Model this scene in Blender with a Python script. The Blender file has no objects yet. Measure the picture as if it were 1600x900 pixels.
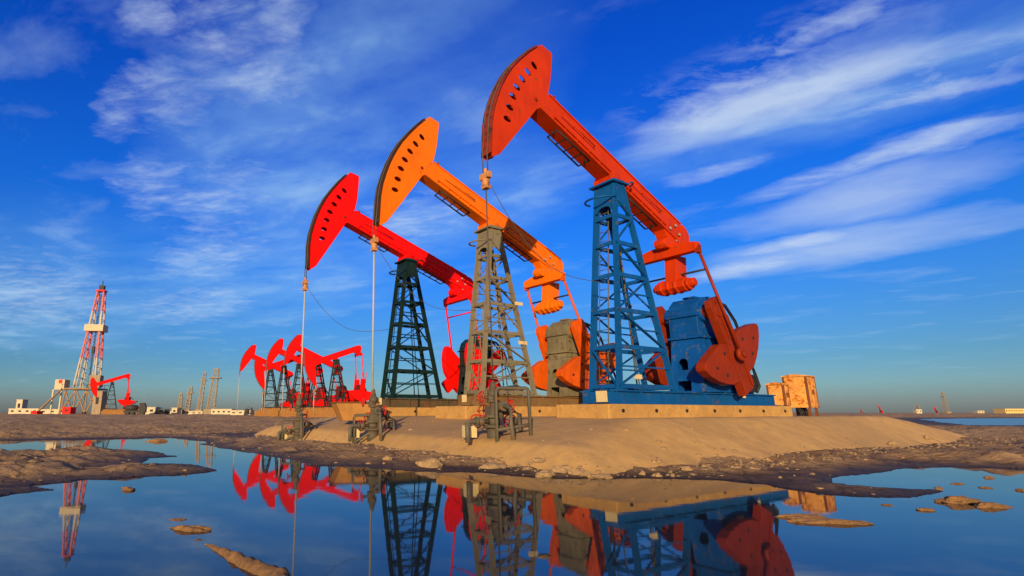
import bpy, bmesh, math, random
import numpy as np
from mathutils import Vector, Matrix, noise as mnoise
random.seed(7); np.random.seed(7)
R = math.radians
scene = bpy.context.scene
COL = scene.collection

# ------------------------------------------------------------------ camera
CAMZ, FOC, PX0, PY0, PITCH = 1.03, 844.0, 632.0, 450.0, R(13.0)
cam_d = bpy.data.cameras.new('camera'); cam = bpy.data.objects.new('camera', cam_d); COL.objects.link(cam)
cam_d.sensor_width = 36.0; cam_d.lens = FOC / 1600 * 36
cam_d.shift_x = (800 - PX0) / 1600
cam_d.clip_start = .05; cam_d.clip_end = 20000
cam.location = (0, 0, CAMZ); cam.rotation_euler = (math.pi / 2 + PITCH, 0, 0)
scene.camera = cam
CT, ST = math.cos(PITCH), math.sin(PITCH)
def ray(u, v):
    r = (u - PX0) / FOC; up = (PY0 - v) / FOC
    return Vector((r, CT - up * ST, ST + up * CT))
def at(u, v, d):                       # the point seen at (u, v), d metres away along y
    q = ray(u, v); return Vector((0, 0, CAMZ)) + q * (d / q.y)
def onz(u, v, z=0.0):                  # the point seen at (u, v) on the level z
    q = ray(u, v); return Vector((0, 0, CAMZ)) + q * ((z - CAMZ) / q.z)

# ------------------------------------------------------------------ tagging
def tag(o, label=None, cat=None, group=None, kind=None):
    if label: o['label'] = label
    if cat: o['category'] = cat
    if group: o['group'] = group
    if kind: o['kind'] = kind
    return o
def empty(name, loc, rz=0, label=None, cat=None, group=None):
    o = bpy.data.objects.new(name, None); COL.objects.link(o)
    o.location = loc; o.rotation_euler = (0, 0, rz); o.empty_display_size = .2
    return tag(o, label, cat, group)
def children(o): return [c for c in bpy.data.objects if c.parent == o]
def copy_tree(o, parent=None):
    c = o.copy(); COL.objects.link(c)
    if parent: c.parent = parent
    for ch in children(o): copy_tree(ch, c)
    return c

# ------------------------------------------------------------------ mesh builder
class MB:
    def __init__(s): s.v = []; s.f = []; s.sm = []
    def add(s, vs, fs, smooth=False):
        b = len(s.v); s.v += [tuple(p) for p in vs]; s.f += [tuple(i + b for i in f) for f in fs]; s.sm += [smooth] * len(fs)
        return s
    def box(s, c, d, M=None):
        x, y, z = d[0] / 2, d[1] / 2, d[2] / 2
        vs = [Vector((sx * x, sy * y, sz * z)) for sz in (-1, 1) for sx, sy in ((-1, -1), (1, -1), (1, 1), (-1, 1))]
        if M is not None: vs = [M @ p for p in vs]
        vs = [p + Vector(c) for p in vs]
        return s.add(vs, [(3, 2, 1, 0), (4, 5, 6, 7), (0, 1, 5, 4), (1, 2, 6, 5), (2, 3, 7, 6), (3, 0, 4, 7)])
    def bar(s, a, b, w, h=None, up=(0, 0, 1)):
        a, b = Vector(a), Vector(b); h = h or w; d = (b - a).normalized(); up = Vector(up)
        if abs(d.dot(up)) > .98: up = Vector((1, 0, 0))
        x = d.cross(up).normalized(); y = x.cross(d)
        vs = [p + x * sx * w / 2 + y * sy * h / 2 for p in (a, b) for sx, sy in ((-1, -1), (1, -1), (1, 1), (-1, 1))]
        return s.add(vs, [(3, 2, 1, 0), (4, 5, 6, 7), (0, 1, 5, 4), (1, 2, 6, 5), (2, 3, 7, 6), (3, 0, 4, 7)])
    def angle(s, a, b, w, t=.02, up=(0, 0, 1), sx=1, sy=1):     # an L section
        a, b = Vector(a), Vector(b); d = (b - a).normalized(); up = Vector(up)
        if abs(d.dot(up)) > .98: up = Vector((1, 0, 0))
        x = d.cross(up).normalized() * sx; y = d.cross(x).normalized() * sy
        pr = [(0, 0), (w, 0), (w, t), (t, t), (t, w), (0, w)]
        vs = [p + x * q[0] + y * q[1] for p in (a, b) for q in pr]
        fs = [(5, 4, 3, 2, 1, 0), (6, 7, 8, 9, 10, 11)] + [(i, (i + 1) % 6, (i + 1) % 6 + 6, i + 6) for i in range(6)]
        return s.add(vs, fs)
    def tube(s, a, b, r, r2=None, n=12, caps=True, smooth=True):
        a, b = Vector(a), Vector(b); r2 = r if r2 is None else r2; d = (b - a).normalized()
        up = Vector((0, 0, 1)) if abs(d.z) < .9 else Vector((1, 0, 0))
        x = d.cross(up).normalized(); y = x.cross(d)
        vs = []
        for p, q in ((a, r), (b, r2)):
            for k in range(n):
                t = 2 * math.pi * k / n; vs.append(p + x * q * math.cos(t) + y * q * math.sin(t))
        s.add(vs, [(k, (k + 1) % n, (k + 1) % n + n, k + n) for k in range(n)], smooth)
        if caps: s.add(vs, [tuple(reversed(range(n))), tuple(range(n, 2 * n))])
        return s
    def path(s, pts, r, n=8, closed=False):
        pts = [Vector(p) for p in pts]; m = len(pts); vs = []
        for i, p in enumerate(pts):
            q0 = pts[(i - 1) % m] if (i > 0 or closed) else p; q1 = pts[(i + 1) % m] if (i < m - 1 or closed) else p
            d = (q1 - q0).normalized(); up = Vector((0, 0, 1)) if abs(d.z) < .9 else Vector((1, 0, 0))
            x = d.cross(up).normalized(); y = x.cross(d)
            rr = r[i] if isinstance(r, (list, tuple)) else r
            vs += [p + x * rr * math.cos(2 * math.pi * k / n) + y * rr * math.sin(2 * math.pi * k / n) for k in range(n)]
        fs = []
        for i in range(m if closed else m - 1):
            j = (i + 1) % m
            fs += [(i * n + k, i * n + (k + 1) % n, j * n + (k + 1) % n, j * n + k) for k in range(n)]
        s.add(vs, fs, True)
        if not closed: s.add(vs, [tuple(reversed(range(n))), tuple(range((m - 1) * n, m * n))])
        return s
    def ring(s, c, axis, R_, r, n=20, m=6):
        c, d = Vector(c), Vector(axis).normalized(); up = Vector((0, 0, 1)) if abs(d.z) < .9 else Vector((1, 0, 0))
        x = d.cross(up).normalized(); y = x.cross(d)
        return s.path([c + x * R_ * math.cos(2 * math.pi * k / n) + y * R_ * math.sin(2 * math.pi * k / n) for k in range(n)], r, m, True)
    def prism(s, poly, f, lo, hi, holes=()):
        """poly in (a, b); f(a, b, t) -> point; extruded from t=lo to t=hi, holes cut through"""
        bm = bmesh.new(); loops = []
        for lp in [poly] + list(holes):
            vs = [bm.verts.new((p[0], p[1], 0)) for p in lp]
            loops.append(vs)
            for i in range(len(vs)): bm.edges.new((vs[i], vs[(i + 1) % len(vs)]))
        if holes: bmesh.ops.triangle_fill(bm, use_beauty=True, edges=bm.edges[:])
        else: bm.faces.new(loops[0])
        bm.verts.index_update()
        n = len(bm.verts); P = [(v.co.x, v.co.y) for v in bm.verts]
        F = [tuple(v.index for v in fc.verts) for fc in bm.faces]; E = []
        for vs in loops: E += [(vs[i].index, vs[(i + 1) % len(vs)].index) for i in range(len(vs))]
        bm.free()
        vs = [f(a, b, lo) for a, b in P] + [f(a, b, hi) for a, b in P]
        fs = [tuple(reversed(q)) for q in F] + [tuple(i + n for i in q) for q in F] + [(a, b, b + n, a + n) for a, b in E]
        return s.add(vs, fs)
    def sphere(s, c, r, n=10, m=6, sq=(1, 1, 1)):
        vs = []; c = Vector(c)
        for i in range(m + 1):
            t = math.pi * i / m
            for k in range(n):
                a = 2 * math.pi * k / n
                vs.append(c + Vector((r * sq[0] * math.sin(t) * math.cos(a), r * sq[1] * math.sin(t) * math.sin(a), r * sq[2] * math.cos(t))))
        return s.add(vs, [(i * n + k, (i + 1) * n + k, (i + 1) * n + (k + 1) % n, i * n + (k + 1) % n) for i in range(m) for k in range(n)], True)
    def build(s, name, mat, parent=None, bevel=0, fixn=True):
        me = bpy.data.meshes.new(name); me.from_pydata(s.v, [], s.f); me.polygons.foreach_set('use_smooth', s.sm)
        bm = bmesh.new(); bm.from_mesh(me)
        bmesh.ops.remove_doubles(bm, verts=bm.verts, dist=1e-5)
        if fixn: bmesh.ops.recalc_face_normals(bm, faces=bm.faces)
        bm.to_mesh(me); bm.free(); me.update()
        o = bpy.data.objects.new(name, me); COL.objects.link(o); me.materials.append(mat)
        if parent: o.parent = parent
        if bevel:
            b = o.modifiers.new('bevel', 'BEVEL'); b.width = bevel; b.segments = 2; b.limit_method = 'ANGLE'; b.angle_limit = R(40)
        return o

# ------------------------------------------------------------------ materials
def newmat(name):
    m = bpy.data.materials.new(name); m.use_nodes = True; nt = m.node_tree
    return m, nt, nt.nodes['Principled BSDF']
def N(nt, t, **kw):
    n = nt.nodes.new(t)
    for k, v in kw.items():
        if k in n.inputs: n.inputs[k].default_value = v
        else: setattr(n, k, v)
    return n
def ramp(nt, src, stops):
    n = nt.nodes.new('ShaderNodeValToRGB'); e = n.color_ramp.elements
    while len(e) < len(stops): e.new(.5)
    for k, (p, c) in enumerate(stops):
        e[k].position = p; e[k].color = (c, c, c, 1) if isinstance(c, (int, float)) else (*c, 1)
    nt.links.new(src, n.inputs[0]); return n.outputs[0]
def mix(nt, fac, a, b, mode='MIX'):
    n = nt.nodes.new('ShaderNodeMix'); n.data_type = 'RGBA'; n.blend_type = mode
    for s, i in ((fac, 0), (a, 6), (b, 7)):
        if hasattr(s, 'links'): nt.links.new(s, n.inputs[i])
        elif i == 0: n.inputs[0].default_value = s
        else: n.inputs[i].default_value = (*s, 1)
    return n.outputs[2]
def tex(nt, scale, detail=4, rough=.6, mapping=None, kind='Object', off=(0, 0, 0)):
    tc = nt.nodes.new('ShaderNodeTexCoord'); mp = nt.nodes.new('ShaderNodeMapping')
    nt.links.new(tc.outputs[kind], mp.inputs[0]); mp.inputs['Location'].default_value = off
    if mapping: mp.inputs['Scale'].default_value = mapping
    n = N(nt, 'ShaderNodeTexNoise', Scale=scale, Detail=detail, Roughness=rough); nt.links.new(mp.outputs[0], n.inputs['Vector'])
    return n.outputs[0]
def paint(name, col, rust=.1, rough=.45, fade=.25, rustcol=(.12, .05, .02), dirt=.3, seed=0):
    m, nt, b = newmat(name)
    c1 = tuple(x * (1 - fade) for x in col)
    c = mix(nt, ramp(nt, tex(nt, 1.3, 5, .65, off=(seed, 0, 0)), [(.35, 0), (.7, 1)]), col, c1)
    streak = ramp(nt, tex(nt, 3.0, 4, .6, (2.4, 2.4, .35), off=(0, seed, 3)), [(.52, 0), (.75, dirt)])
    c = mix(nt, streak, c, tuple(x * .35 + .006 for x in col))
    lo = .66 - rust * .5
    rf = ramp(nt, tex(nt, 4.5, 8, .72, off=(seed, 7, 0)), [(lo, 0), (min(lo + .07, .98), 1)])
    c = mix(nt, rf, c, rustcol)
    nt.links.new(c, b.inputs['Base Color']); b.inputs['Specular IOR Level'].default_value = .16
    rr = nt.nodes.new('ShaderNodeMapRange'); nt.links.new(rf, rr.inputs[0]); rr.inputs[3].default_value = rough; rr.inputs[4].default_value = .85
    nt.links.new(rr.outputs[0], b.inputs['Roughness'])
    bp = N(nt, 'ShaderNodeBump', Strength=.12, Distance=.02); nt.links.new(tex(nt, 9, 5, .6), bp.inputs['Height']); nt.links.new(bp.outputs[0], b.inputs['Normal'])
    return m
M = {}
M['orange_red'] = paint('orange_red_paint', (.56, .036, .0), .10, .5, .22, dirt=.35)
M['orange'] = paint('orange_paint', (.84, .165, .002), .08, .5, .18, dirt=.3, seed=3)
M['red'] = paint('red_paint', (.80, .004, .0015), .05, .5, .14, dirt=.2, seed=5)
M['far_red'] = paint('far_red_paint', (.80, .005, .002), .02, .5, .1, dirt=.1, seed=6)
M['blue'] = paint('blue_paint', (.004, .088, .31), .12, .45, .3, rustcol=(.10, .07, .045), dirt=.35, seed=2)
M['blue_gear'] = paint('gear_blue_paint', (.003, .085, .37), .16, .45, .35, rustcol=(.11, .09, .05), dirt=.5, seed=8)
M['khaki'] = paint('khaki_paint', (.215, .185, .125), .16, .55, .3, rustcol=(.12, .075, .04), dirt=.4, seed=9)
M['khaki_gear'] = paint('gear_khaki_paint', (.21, .18, .105), .22, .6, .35, rustcol=(.11, .07, .035), dirt=.5, seed=12)
M['dark_green'] = paint('dark_green_paint', (.008, .026, .027), .12, .45, .35, rustcol=(.06, .04, .025), dirt=.3, seed=4)
M['rust_base'] = paint('rusty_skid_paint', (.22, .13, .055), .32, .7, .35, rustcol=(.16, .075, .03), dirt=.4, seed=14)
M['olive_base'] = paint('olive_skid_paint', (.10, .08, .045), .25, .65, .35, rustcol=(.16, .06, .03), dirt=.4, seed=15)
M['grease_red'] = paint('greasy_red_plate', (.30, .035, .012), .3, .5, .5, rustcol=(.05, .022, .015), dirt=.6, seed=16)
M['grease'] = paint('greasy_dark_plate', (.07, .03, .014), .3, .45, .5, rustcol=(.03, .02, .014), dirt=.5, seed=17)
M['dark'] = paint('dark_oily_steel', (.022, .022, .024), .15, .45, .3, rustcol=(.06, .035, .02))
M['steel'] = paint('galvanised_steel', (.36, .34, .31), .12, .4, .25, rustcol=(.15, .09, .05))
M['pipe'] = paint('grey_green_pipe_paint', (.115, .105, .078), .22, .5, .3, rustcol=(.16, .09, .045), seed=21)
M['valve'] = paint('valve_body_paint', (.12, .10, .07), .25, .55, .4, rustcol=(.12, .06, .03), seed=22)
M['wheel_red'] = paint('handwheel_red', (.55, .03, .02), .15, .45, .3)
M['plate'] = paint('cream_plate', (.66, .52, .27), .05, .6, .15, dirt=.15, seed=23)
M['brass'] = paint('carrier_brass', (.55, .24, .09), .2, .4, .3)
M['cable'] = paint('wire_rope', (.09, .085, .08), .1, .5, .2)
M['rod'] = paint('polished_rod_steel', (.40, .41, .42), .02, .4, .1, dirt=.1)
M['far_white'] = paint('far_white_paint', (.62, .51, .34), .06, .7, .2, dirt=.3, seed=25)
M['far_dark'] = paint('far_dark_steel', (.05, .05, .05), .2, .6, .3, seed=26)
M['far_khaki'] = paint('far_khaki_steel', (.34, .25, .15), .15, .6, .25, seed=27)
M['far_tower'] = paint('far_tower_paint', (.035, .042, .045), .15, .6, .3, rustcol=(.07, .04, .025), seed=28)
M['far_orange'] = paint('far_orange_block', (.42, .20, .06), .1, .8, .25, seed=29)
M['far_yellow'] = paint('far_yellow_wall', (.75, .5, .18), .03, .8, .15, seed=30)
M['derrick_base'] = paint('derrick_base_paint', (.36, .25, .15), .3, .7, .3, rustcol=(.2, .06, .03), seed=41)
M['far_gear'] = paint('far_gear_paint', (.20, .018, .014), .3, .6, .4, rustcol=(.03, .02, .02), seed=43)
M['window'] = paint('far_window', (.03, .035, .045), 0, .2, .1)
M['cabinet'] = paint('rusty_cabinet_paint', (.80, .37, .09), .30, .7, .3, rustcol=(.42, .11, .015), dirt=.6, seed=31)
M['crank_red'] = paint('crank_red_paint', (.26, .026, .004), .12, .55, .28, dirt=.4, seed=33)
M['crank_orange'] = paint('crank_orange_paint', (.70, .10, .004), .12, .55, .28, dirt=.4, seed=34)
M['rust'] = paint('brown_rust', (.20, .07, .03), .2, .8, .4, seed=32)

def banded_mat():                      # the derrick's red and white paint bands, by height on the mast
    m, nt, b = newmat('red_white_band_paint')
    tc = nt.nodes.new('ShaderNodeTexCoord'); sp = nt.nodes.new('ShaderNodeSeparateXYZ'); nt.links.new(tc.outputs['Object'], sp.inputs[0])
    mr = nt.nodes.new('ShaderNodeMapRange'); nt.links.new(sp.outputs[2], mr.inputs[0]); mr.inputs[2].default_value = 45
    r = nt.nodes.new('ShaderNodeValToRGB'); r.color_ramp.interpolation = 'CONSTANT'; e = r.color_ramp.elements
    red, wh = (.40, .008, .010, 1), (.34, .27, .19, 1)
    e[0].position = 0; e[0].color = wh; e[1].position = .42; e[1].color = red
    for p, c in ((.66, wh), (.79, red)):
        q = e.new(p); q.color = c
    nt.links.new(mr.outputs[0], r.inputs[0]); nt.links.new(r.outputs[0], b.inputs['Base Color']); b.inputs['Roughness'].default_value = .5
    return m
M['banded'] = banded_mat()

def earth(name, cols, scale, bump, rough=.95, wet=False, cracks=False):
    m, nt, b = newmat(name)
    n1 = tex(nt, scale, 9, .68, kind='Object'); n2 = tex(nt, scale * 7, 8, .7, kind='Object', off=(3, 1, 0))
    c = mix(nt, ramp(nt, n1, [(.38, 0), (.62, 1)]), cols[0], cols[1])
    c = mix(nt, ramp(nt, tex(nt, scale * .35, 7, .7, off=(9, 4, 0)), [(.46, 0), (.66, .75)]), c, cols[2])
    c = mix(nt, ramp(nt, n2, [(.45, 0), (.72, .8)]), c, cols[2])
    h = n2
    if wet:
        tcv = nt.nodes.new('ShaderNodeTexCoord'); wp = N(nt, 'ShaderNodeTexNoise', Scale=1.2, Detail=4); nt.links.new(tcv.outputs['Object'], wp.inputs['Vector'])
        ad_ = nt.nodes.new('ShaderNodeVectorMath'); ad_.operation = 'ADD'; nt.links.new(tcv.outputs['Object'], ad_.inputs[0]); nt.links.new(wp.outputs['Color'], ad_.inputs[1])
        vo = nt.nodes.new('ShaderNodeTexVoronoi'); vo.feature = 'DISTANCE_TO_EDGE'; vo.inputs['Scale'].default_value = 1.7; nt.links.new(ad_.outputs[0], vo.inputs['Vector'])
        ck = ramp(nt, vo.outputs['Distance'], [(0, .7), (.06, 0)])
        c = mix(nt, ck, c, tuple(q * .55 for q in cols[2]))
        hm = nt.nodes.new('ShaderNodeMath'); hm.operation = 'MULTIPLY_ADD'; nt.links.new(ck, hm.inputs[0]); hm.inputs[1].default_value = -.25; nt.links.new(n2, hm.inputs[2]); h = hm.outputs[0]
        g = nt.nodes.new('ShaderNodeNewGeometry'); sp = nt.nodes.new('ShaderNodeSeparateXYZ'); nt.links.new(g.outputs['Position'], sp.inputs[0])
        ad = N(nt, 'ShaderNodeMath', operation='MULTIPLY_ADD'); nt.links.new(n1, ad.inputs[0]); ad.inputs[1].default_value = -.10; nt.links.new(sp.outputs[2], ad.inputs[2])
        wf = nt.nodes.new('ShaderNodeMapRange'); wf.interpolation_type = 'SMOOTHSTEP'; nt.links.new(ad.outputs[0], wf.inputs[0])
        wf.inputs[1].default_value = -.06; wf.inputs[2].default_value = .06; wf.inputs[3].default_value = 1; wf.inputs[4].default_value = 0
        c = mix(nt, wf.outputs[0], c, (.05, .033, .022))
        rr = nt.nodes.new('ShaderNodeMapRange'); nt.links.new(wf.outputs[0], rr.inputs[0]); rr.inputs[3].default_value = rough; rr.inputs[4].default_value = .5; b.inputs['Specular IOR Level'].default_value = .15
        nt.links.new(rr.outputs[0], b.inputs['Roughness'])
    else: b.inputs['Roughness'].default_value = rough
    nt.links.new(c, b.inputs['Base Color'])
    bp = N(nt, 'ShaderNodeBump', Strength=bump, Distance=.16 if wet else .06); nt.links.new(h, bp.inputs['Height'])
    bp2 = N(nt, 'ShaderNodeBump', Strength=bump * .8, Distance=.05 if wet else .02); nt.links.new(tex(nt, scale * 30, 6, .7), bp2.inputs['Height']); nt.links.new(bp.outputs[0], bp2.inputs['Normal'])
    nt.links.new(bp2.outputs[0], b.inputs['Normal'])
    return m
M['mud'] = earth('mud_ground', ((.56, .33, .145), (.72, .44, .195), (.27, .165, .085)), .55, 1.0, wet=True)
M['bank'] = earth('sandy_bank', ((.59, .345, .11), (.48, .275, .085), (.36, .215, .08)), .45, .13)
M['concrete'] = earth('stained_concrete', ((.54, .30, .08), (.43, .235, .065), (.30, .16, .05)), .8, .25)
M['clod'] = earth('mud_clod', ((.42, .21, .07), (.30, .155, .055), (.15, .08, .035)), 3, .8)
M['stone'] = earth('shore_stone', ((.42, .27, .13), (.33, .21, .10), (.20, .13, .07)), 3, .5)
def water_mat():
    m, nt, b = newmat('pond_water')
    b.inputs['Base Color'].default_value = (.016, .022, .028, 1); b.inputs['Roughness'].default_value = .03; b.inputs['IOR'].default_value = 1.33; b.inputs['Specular IOR Level'].default_value = .4
    bp = N(nt, 'ShaderNodeBump', Strength=.010, Distance=.05); nt.links.new(tex(nt, 2.2, 3, .5, (1, 1.6, 1)), bp.inputs['Height']); nt.links.new(bp.outputs[0], b.inputs['Normal'])
    return m
M['water'] = water_mat()

# ------------------------------------------------------------------ frame of the three pumps
ANG = R(31); RZ = math.pi + ANG
F2 = Vector((-math.cos(ANG), -math.sin(ANG))); L2 = Vector((-F2.y, F2.x))
T1 = Vector((6.134, 15.0))
def loc(s, l, T=T1): p = T + F2 * s + L2 * l; return p.x, p.y
ZB = 1.24                               # top of the concrete plinths

# ------------------------------------------------------------------ terrain
def poly_px(px): return np.array([onz(u, v)[:2] for u, v in px])
pond_px = [(-60, 784), (0, 779), (31, 771), (94, 766), (60, 762), (50, 759), (110, 752), (125, 749), (172, 749), (219, 745), (281, 741), (337, 735), (312, 731), (290, 727), (219, 725),
    (238, 716), (275, 713), (250, 707), (187, 702), (125, 702), (87, 706), (0, 706), (-200, 708), (-200, 689), (0, 688), (78, 687), (175, 685), (237, 684), (281, 685), (312, 690), (337, 699), (406, 709), (469, 720),
    (480, 728), (545, 728), (603, 733), (649, 735), (691, 737), (750, 738), (805, 743), (870, 746), (935, 747), (985, 747), (1060, 748), (1135, 750), (1193, 756), (1240, 766), (1290, 772), (1368, 777), (1426, 778), (1464, 767),
    (1426, 766), (1368, 762), (1302, 756), (1290, 750), (1330, 742), (1368, 737), (1426, 731), (1484, 729), (1542, 731), (1600, 734), (1800, 738)]
pond = np.vstack([poly_px(pond_px), [[16, 5], [14, -6], [-10, -6], [-9, 5.5]]])
far_water = np.vstack([poly_px([(1440, 655), (1500, 654), (1600, 653.4), (1900, 653), (1900, 664), (1600, 664.5), (1520, 664), (1480, 661)])])
def sdist(P, poly):                      # signed distance, positive inside
    best = np.full(len(P), 1e9); inside = np.zeros(len(P), bool); n = len(poly)
    for i in range(n):
        a, b = poly[i], poly[(i + 1) % n]; ab = b - a
        t = np.clip(((P - a) @ ab) / (ab @ ab + 1e-12), 0, 1)
        q = a + t[:, None] * ab - P; best = np.minimum(best, np.hypot(q[:, 0], q[:, 1]))
        c = ((a[1] > P[:, 1]) != (b[1] > P[:, 1]))
        with np.errstate(divide='ignore', invalid='ignore'):
            xi = (b[0] - a[0]) * (P[:, 1] - a[1]) / (b[1] - a[1]) + a[0]
        inside ^= c & (P[:, 0] < xi)
    return np.where(inside, best, -best)
_g = np.random.RandomState(3); _perm = _g.rand(256, 256)
def vnoise(x, y):
    xi = np.floor(x).astype(int); yi = np.floor(y).astype(int); fx = x - xi; fy = y - yi
    fx = fx * fx * (3 - 2 * fx); fy = fy * fy * (3 - 2 * fy)
    g = lambda i, j: _perm[i & 255, j & 255]
    return (g(xi, yi) * (1 - fx) + g(xi + 1, yi) * fx) * (1 - fy) + (g(xi, yi + 1) * (1 - fx) + g(xi + 1, yi + 1) * fx) * fy - .5
def fbm(x, y, sc, o=5):
    r = 0; a = 1
    for k in range(o): r = r + a * vnoise(x * sc + 17.3 * k, y * sc + 9.1 * k); sc *= 2.1; a *= .5
    return r
def ground_z(P):
    x, y = P[:, 0], P[:, 1]; r = np.hypot(x, y)
    z = .24 + np.clip((r - 30) / 60, 0, 1) * .32
    near = r < 200
    rx, ry = x - T1.x, y - T1.y; bs = rx * F2.x + ry * F2.y; bl_ = rx * L2.x + ry * L2.y       # lower ground along the foot of the bank
    away = np.maximum(np.maximum(bs - 5.4, bl_ - 3.2), np.maximum(-18.5 - bs, -17 - bl_))
    cap = .10 + np.maximum(away, 0) * .022
    z = np.where(r < 80, np.minimum(z, cap + (z - .24) * .35), z)
    z0 = z; z = z + fbm(x, y, .09, 4) * .22 * np.clip(r / 20, 0, 1) + fbm(x, y, .7, 5) * .14 + fbm(x, y, 3.1, 4) * .05
    d = np.full(len(P), -1e3)
    rough = fbm(x, y, .8, 5) * np.clip(r * .022, .08, .8)
    dA = np.full(len(P), -1e3); dB = dA.copy(); dA[near] = sdist(P[near], pond); dB[near] = sdist(P[near], far_water); d = np.maximum(dA, dB); slope = np.where(dB > dA, .005, .075)
    d = d + np.where(np.abs(d) < 3, rough, 0)
    dd = -d
    land = np.minimum(z, .012 + dd * slope + np.maximum(dd, 0) * fbm(x, y, 1.6, 4) * .11 * (slope / .075) + fbm(x, y, 5., 3) * .012)
    land = np.where((dd > 12) & (slope > .05), z, land)
    return np.where(d > 0, -np.minimum(.35, .012 + d * .09), land)
def terrain():
    th = np.concatenate([np.arange(-62, 62.01, .2), np.arange(64, 297.9, 3.0)]); th = np.radians(90 - th)
    rad = [1.2]
    while rad[-1] < 9000: rad.append(rad[-1] * (1.0125 if rad[-1] < 45 else 1.04 if rad[-1] < 400 else 1.2))
    rad = np.array(rad); T, Rr = np.meshgrid(th, rad)
    P = np.stack([(Rr * np.cos(T)).ravel(), (Rr * np.sin(T)).ravel()], 1); z = ground_z(P)
    V = np.column_stack([P, z]); n = len(th); faces = []
    for i in range(len(rad) - 1):
        a = i * n; faces += [(a + k, a + (k + 1) % n, a + n + (k + 1) % n, a + n + k) for k in range(n)]
    faces = [tuple(reversed(f)) for f in faces]
    V = np.vstack([V, [[0, 0, -.35]]]); faces += [(len(V) - 1, (k + 1) % n, k) for k in range(n)]
    me = bpy.data.meshes.new('ground'); me.from_pydata(V.tolist(), [], faces); me.polygons.foreach_set('use_smooth', [True] * len(faces)); me.update()
    bm = bmesh.new(); bm.from_mesh(me); bmesh.ops.recalc_face_normals(bm, faces=bm.faces)
    if sum(f.normal.z for f in bm.faces) < 0: bmesh.ops.reverse_faces(bm, faces=bm.faces)
    bm.to_mesh(me); bm.free()
    o = bpy.data.objects.new('ground', me); COL.objects.link(o); me.materials.append(M['mud']); tag(o, kind='structure')
terrain()
w = MB(); w.add([(150 * math.cos(R(k * 6)), 150 * math.sin(R(k * 6)), 0) for k in range(60)], [tuple(range(60))]); tag(w.build('pond_water', M['water']), kind='structure')

cp_ = poly_px([(1425, 654.5), (1500, 653.5), (1600, 653), (1900, 652.5), (1900, 665), (1600, 666), (1500, 666), (1460, 662)])
m, nt, b = newmat('canal_water'); b.inputs['Base Color'].default_value = (.02, .05, .10, 1); b.inputs['Roughness'].default_value = .18; b.inputs['IOR'].default_value = 1.33
bp = N(nt, 'ShaderNodeBump', Strength=.5, Distance=.1); nt.links.new(tex(nt, 1.4, 4, .6), bp.inputs['Height']); nt.links.new(bp.outputs[0], b.inputs['Normal'])
w = MB(); w.add([(p[0], p[1], .006) for p in cp_], [tuple(range(len(cp_)))]); o = w.build('canal_water', m); tag(o, kind='structure')
if o.data.polygons[0].normal.z < 0: o.data.flip_normals()

# the sandy embankment under the pumps: one sheet over (s, l)
def sstep(a, b, x): t = np.clip((x - a) / (b - a), 0, 1); return t * t * (3 - 2 * t)
def bank_h(s, l):
    wob = fbm(s, l, .25, 4) * .5
    hs = np.interp(s, [-19.5, -13.0, -12.0, 1.9, 2.3, 4.95, 5.12, 5.75, 6.4], [-.25, .93, .96, .96, .9, .47, .43, .0, -.4])
    toe = 4.0 - np.clip(-s / 18, 0, 1) * 1.0
    ll = l + wob * .25
    crest = 1.55 - np.clip(-s / 18, 0, 1) * .4
    hl = np.where(ll > crest, .96 - (ll - crest) / (toe - crest) * 1.21, .96)
    fr = np.clip((s - 2) / 4, 0, 1)
    hl = np.where(l < -14, np.minimum(hl, .96 + (l + 14) * .35), hl)
    h = np.minimum(hs, hl)
    h = h - .05 * np.exp(-np.abs(hs - hl) / .1)                  # soften the corner
    return h + fbm(s, l, .5, 4) * .025 * (1 + fr) + fbm(s, l, 3.0, 3) * .010 + np.clip(.26 - h, 0, .4) * fbm(s, l, 1.1, 5) * .5
def bank():
    ss = np.arange(-20.5, 8.2, .09); ls = np.arange(-17.5, 5.3, .09); S, Lt = np.meshgrid(ss, ls)
    h = bank_h(S.ravel(), Lt.ravel()); h = np.maximum(h, -.5)
    X = T1.x + F2.x * S.ravel() + L2.x * Lt.ravel(); Y = T1.y + F2.y * S.ravel() + L2.y * Lt.ravel()
    n = len(ss); f = []
    for j in range(len(ls) - 1):
        a = j * n; f += [(a + i, a + i + 1, a + n + i + 1, a + n + i) for i in range(n - 1)]
    hm = h; f = [q for q in f if max(hm[q[0]], hm[q[1]], hm[q[2]], hm[q[3]]) > -.3]
    me = bpy.data.meshes.new('embankment'); me.from_pydata(np.column_stack([X, Y, h]).tolist(), [], f); me.polygons.foreach_set('use_smooth', [True] * len(f))
    bm = bmesh.new(); bm.from_mesh(me); bmesh.ops.delete(bm, geom=[v for v in bm.verts if not v.link_faces], context='VERTS'); bmesh.ops.recalc_face_normals(bm, faces=bm.faces)
    if sum(q.normal.z for q in bm.faces) < 0: bmesh.ops.reverse_faces(bm, faces=bm.faces)
    bm.to_mesh(me); bm.free()
    o = bpy.data.objects.new('embankment', me); COL.objects.link(o); me.materials.append(M['bank']); tag(o, kind='structure')
bank()
def bank_at(s, l): return float(bank_h(np.array([s]), np.array([l]))[0])

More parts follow.
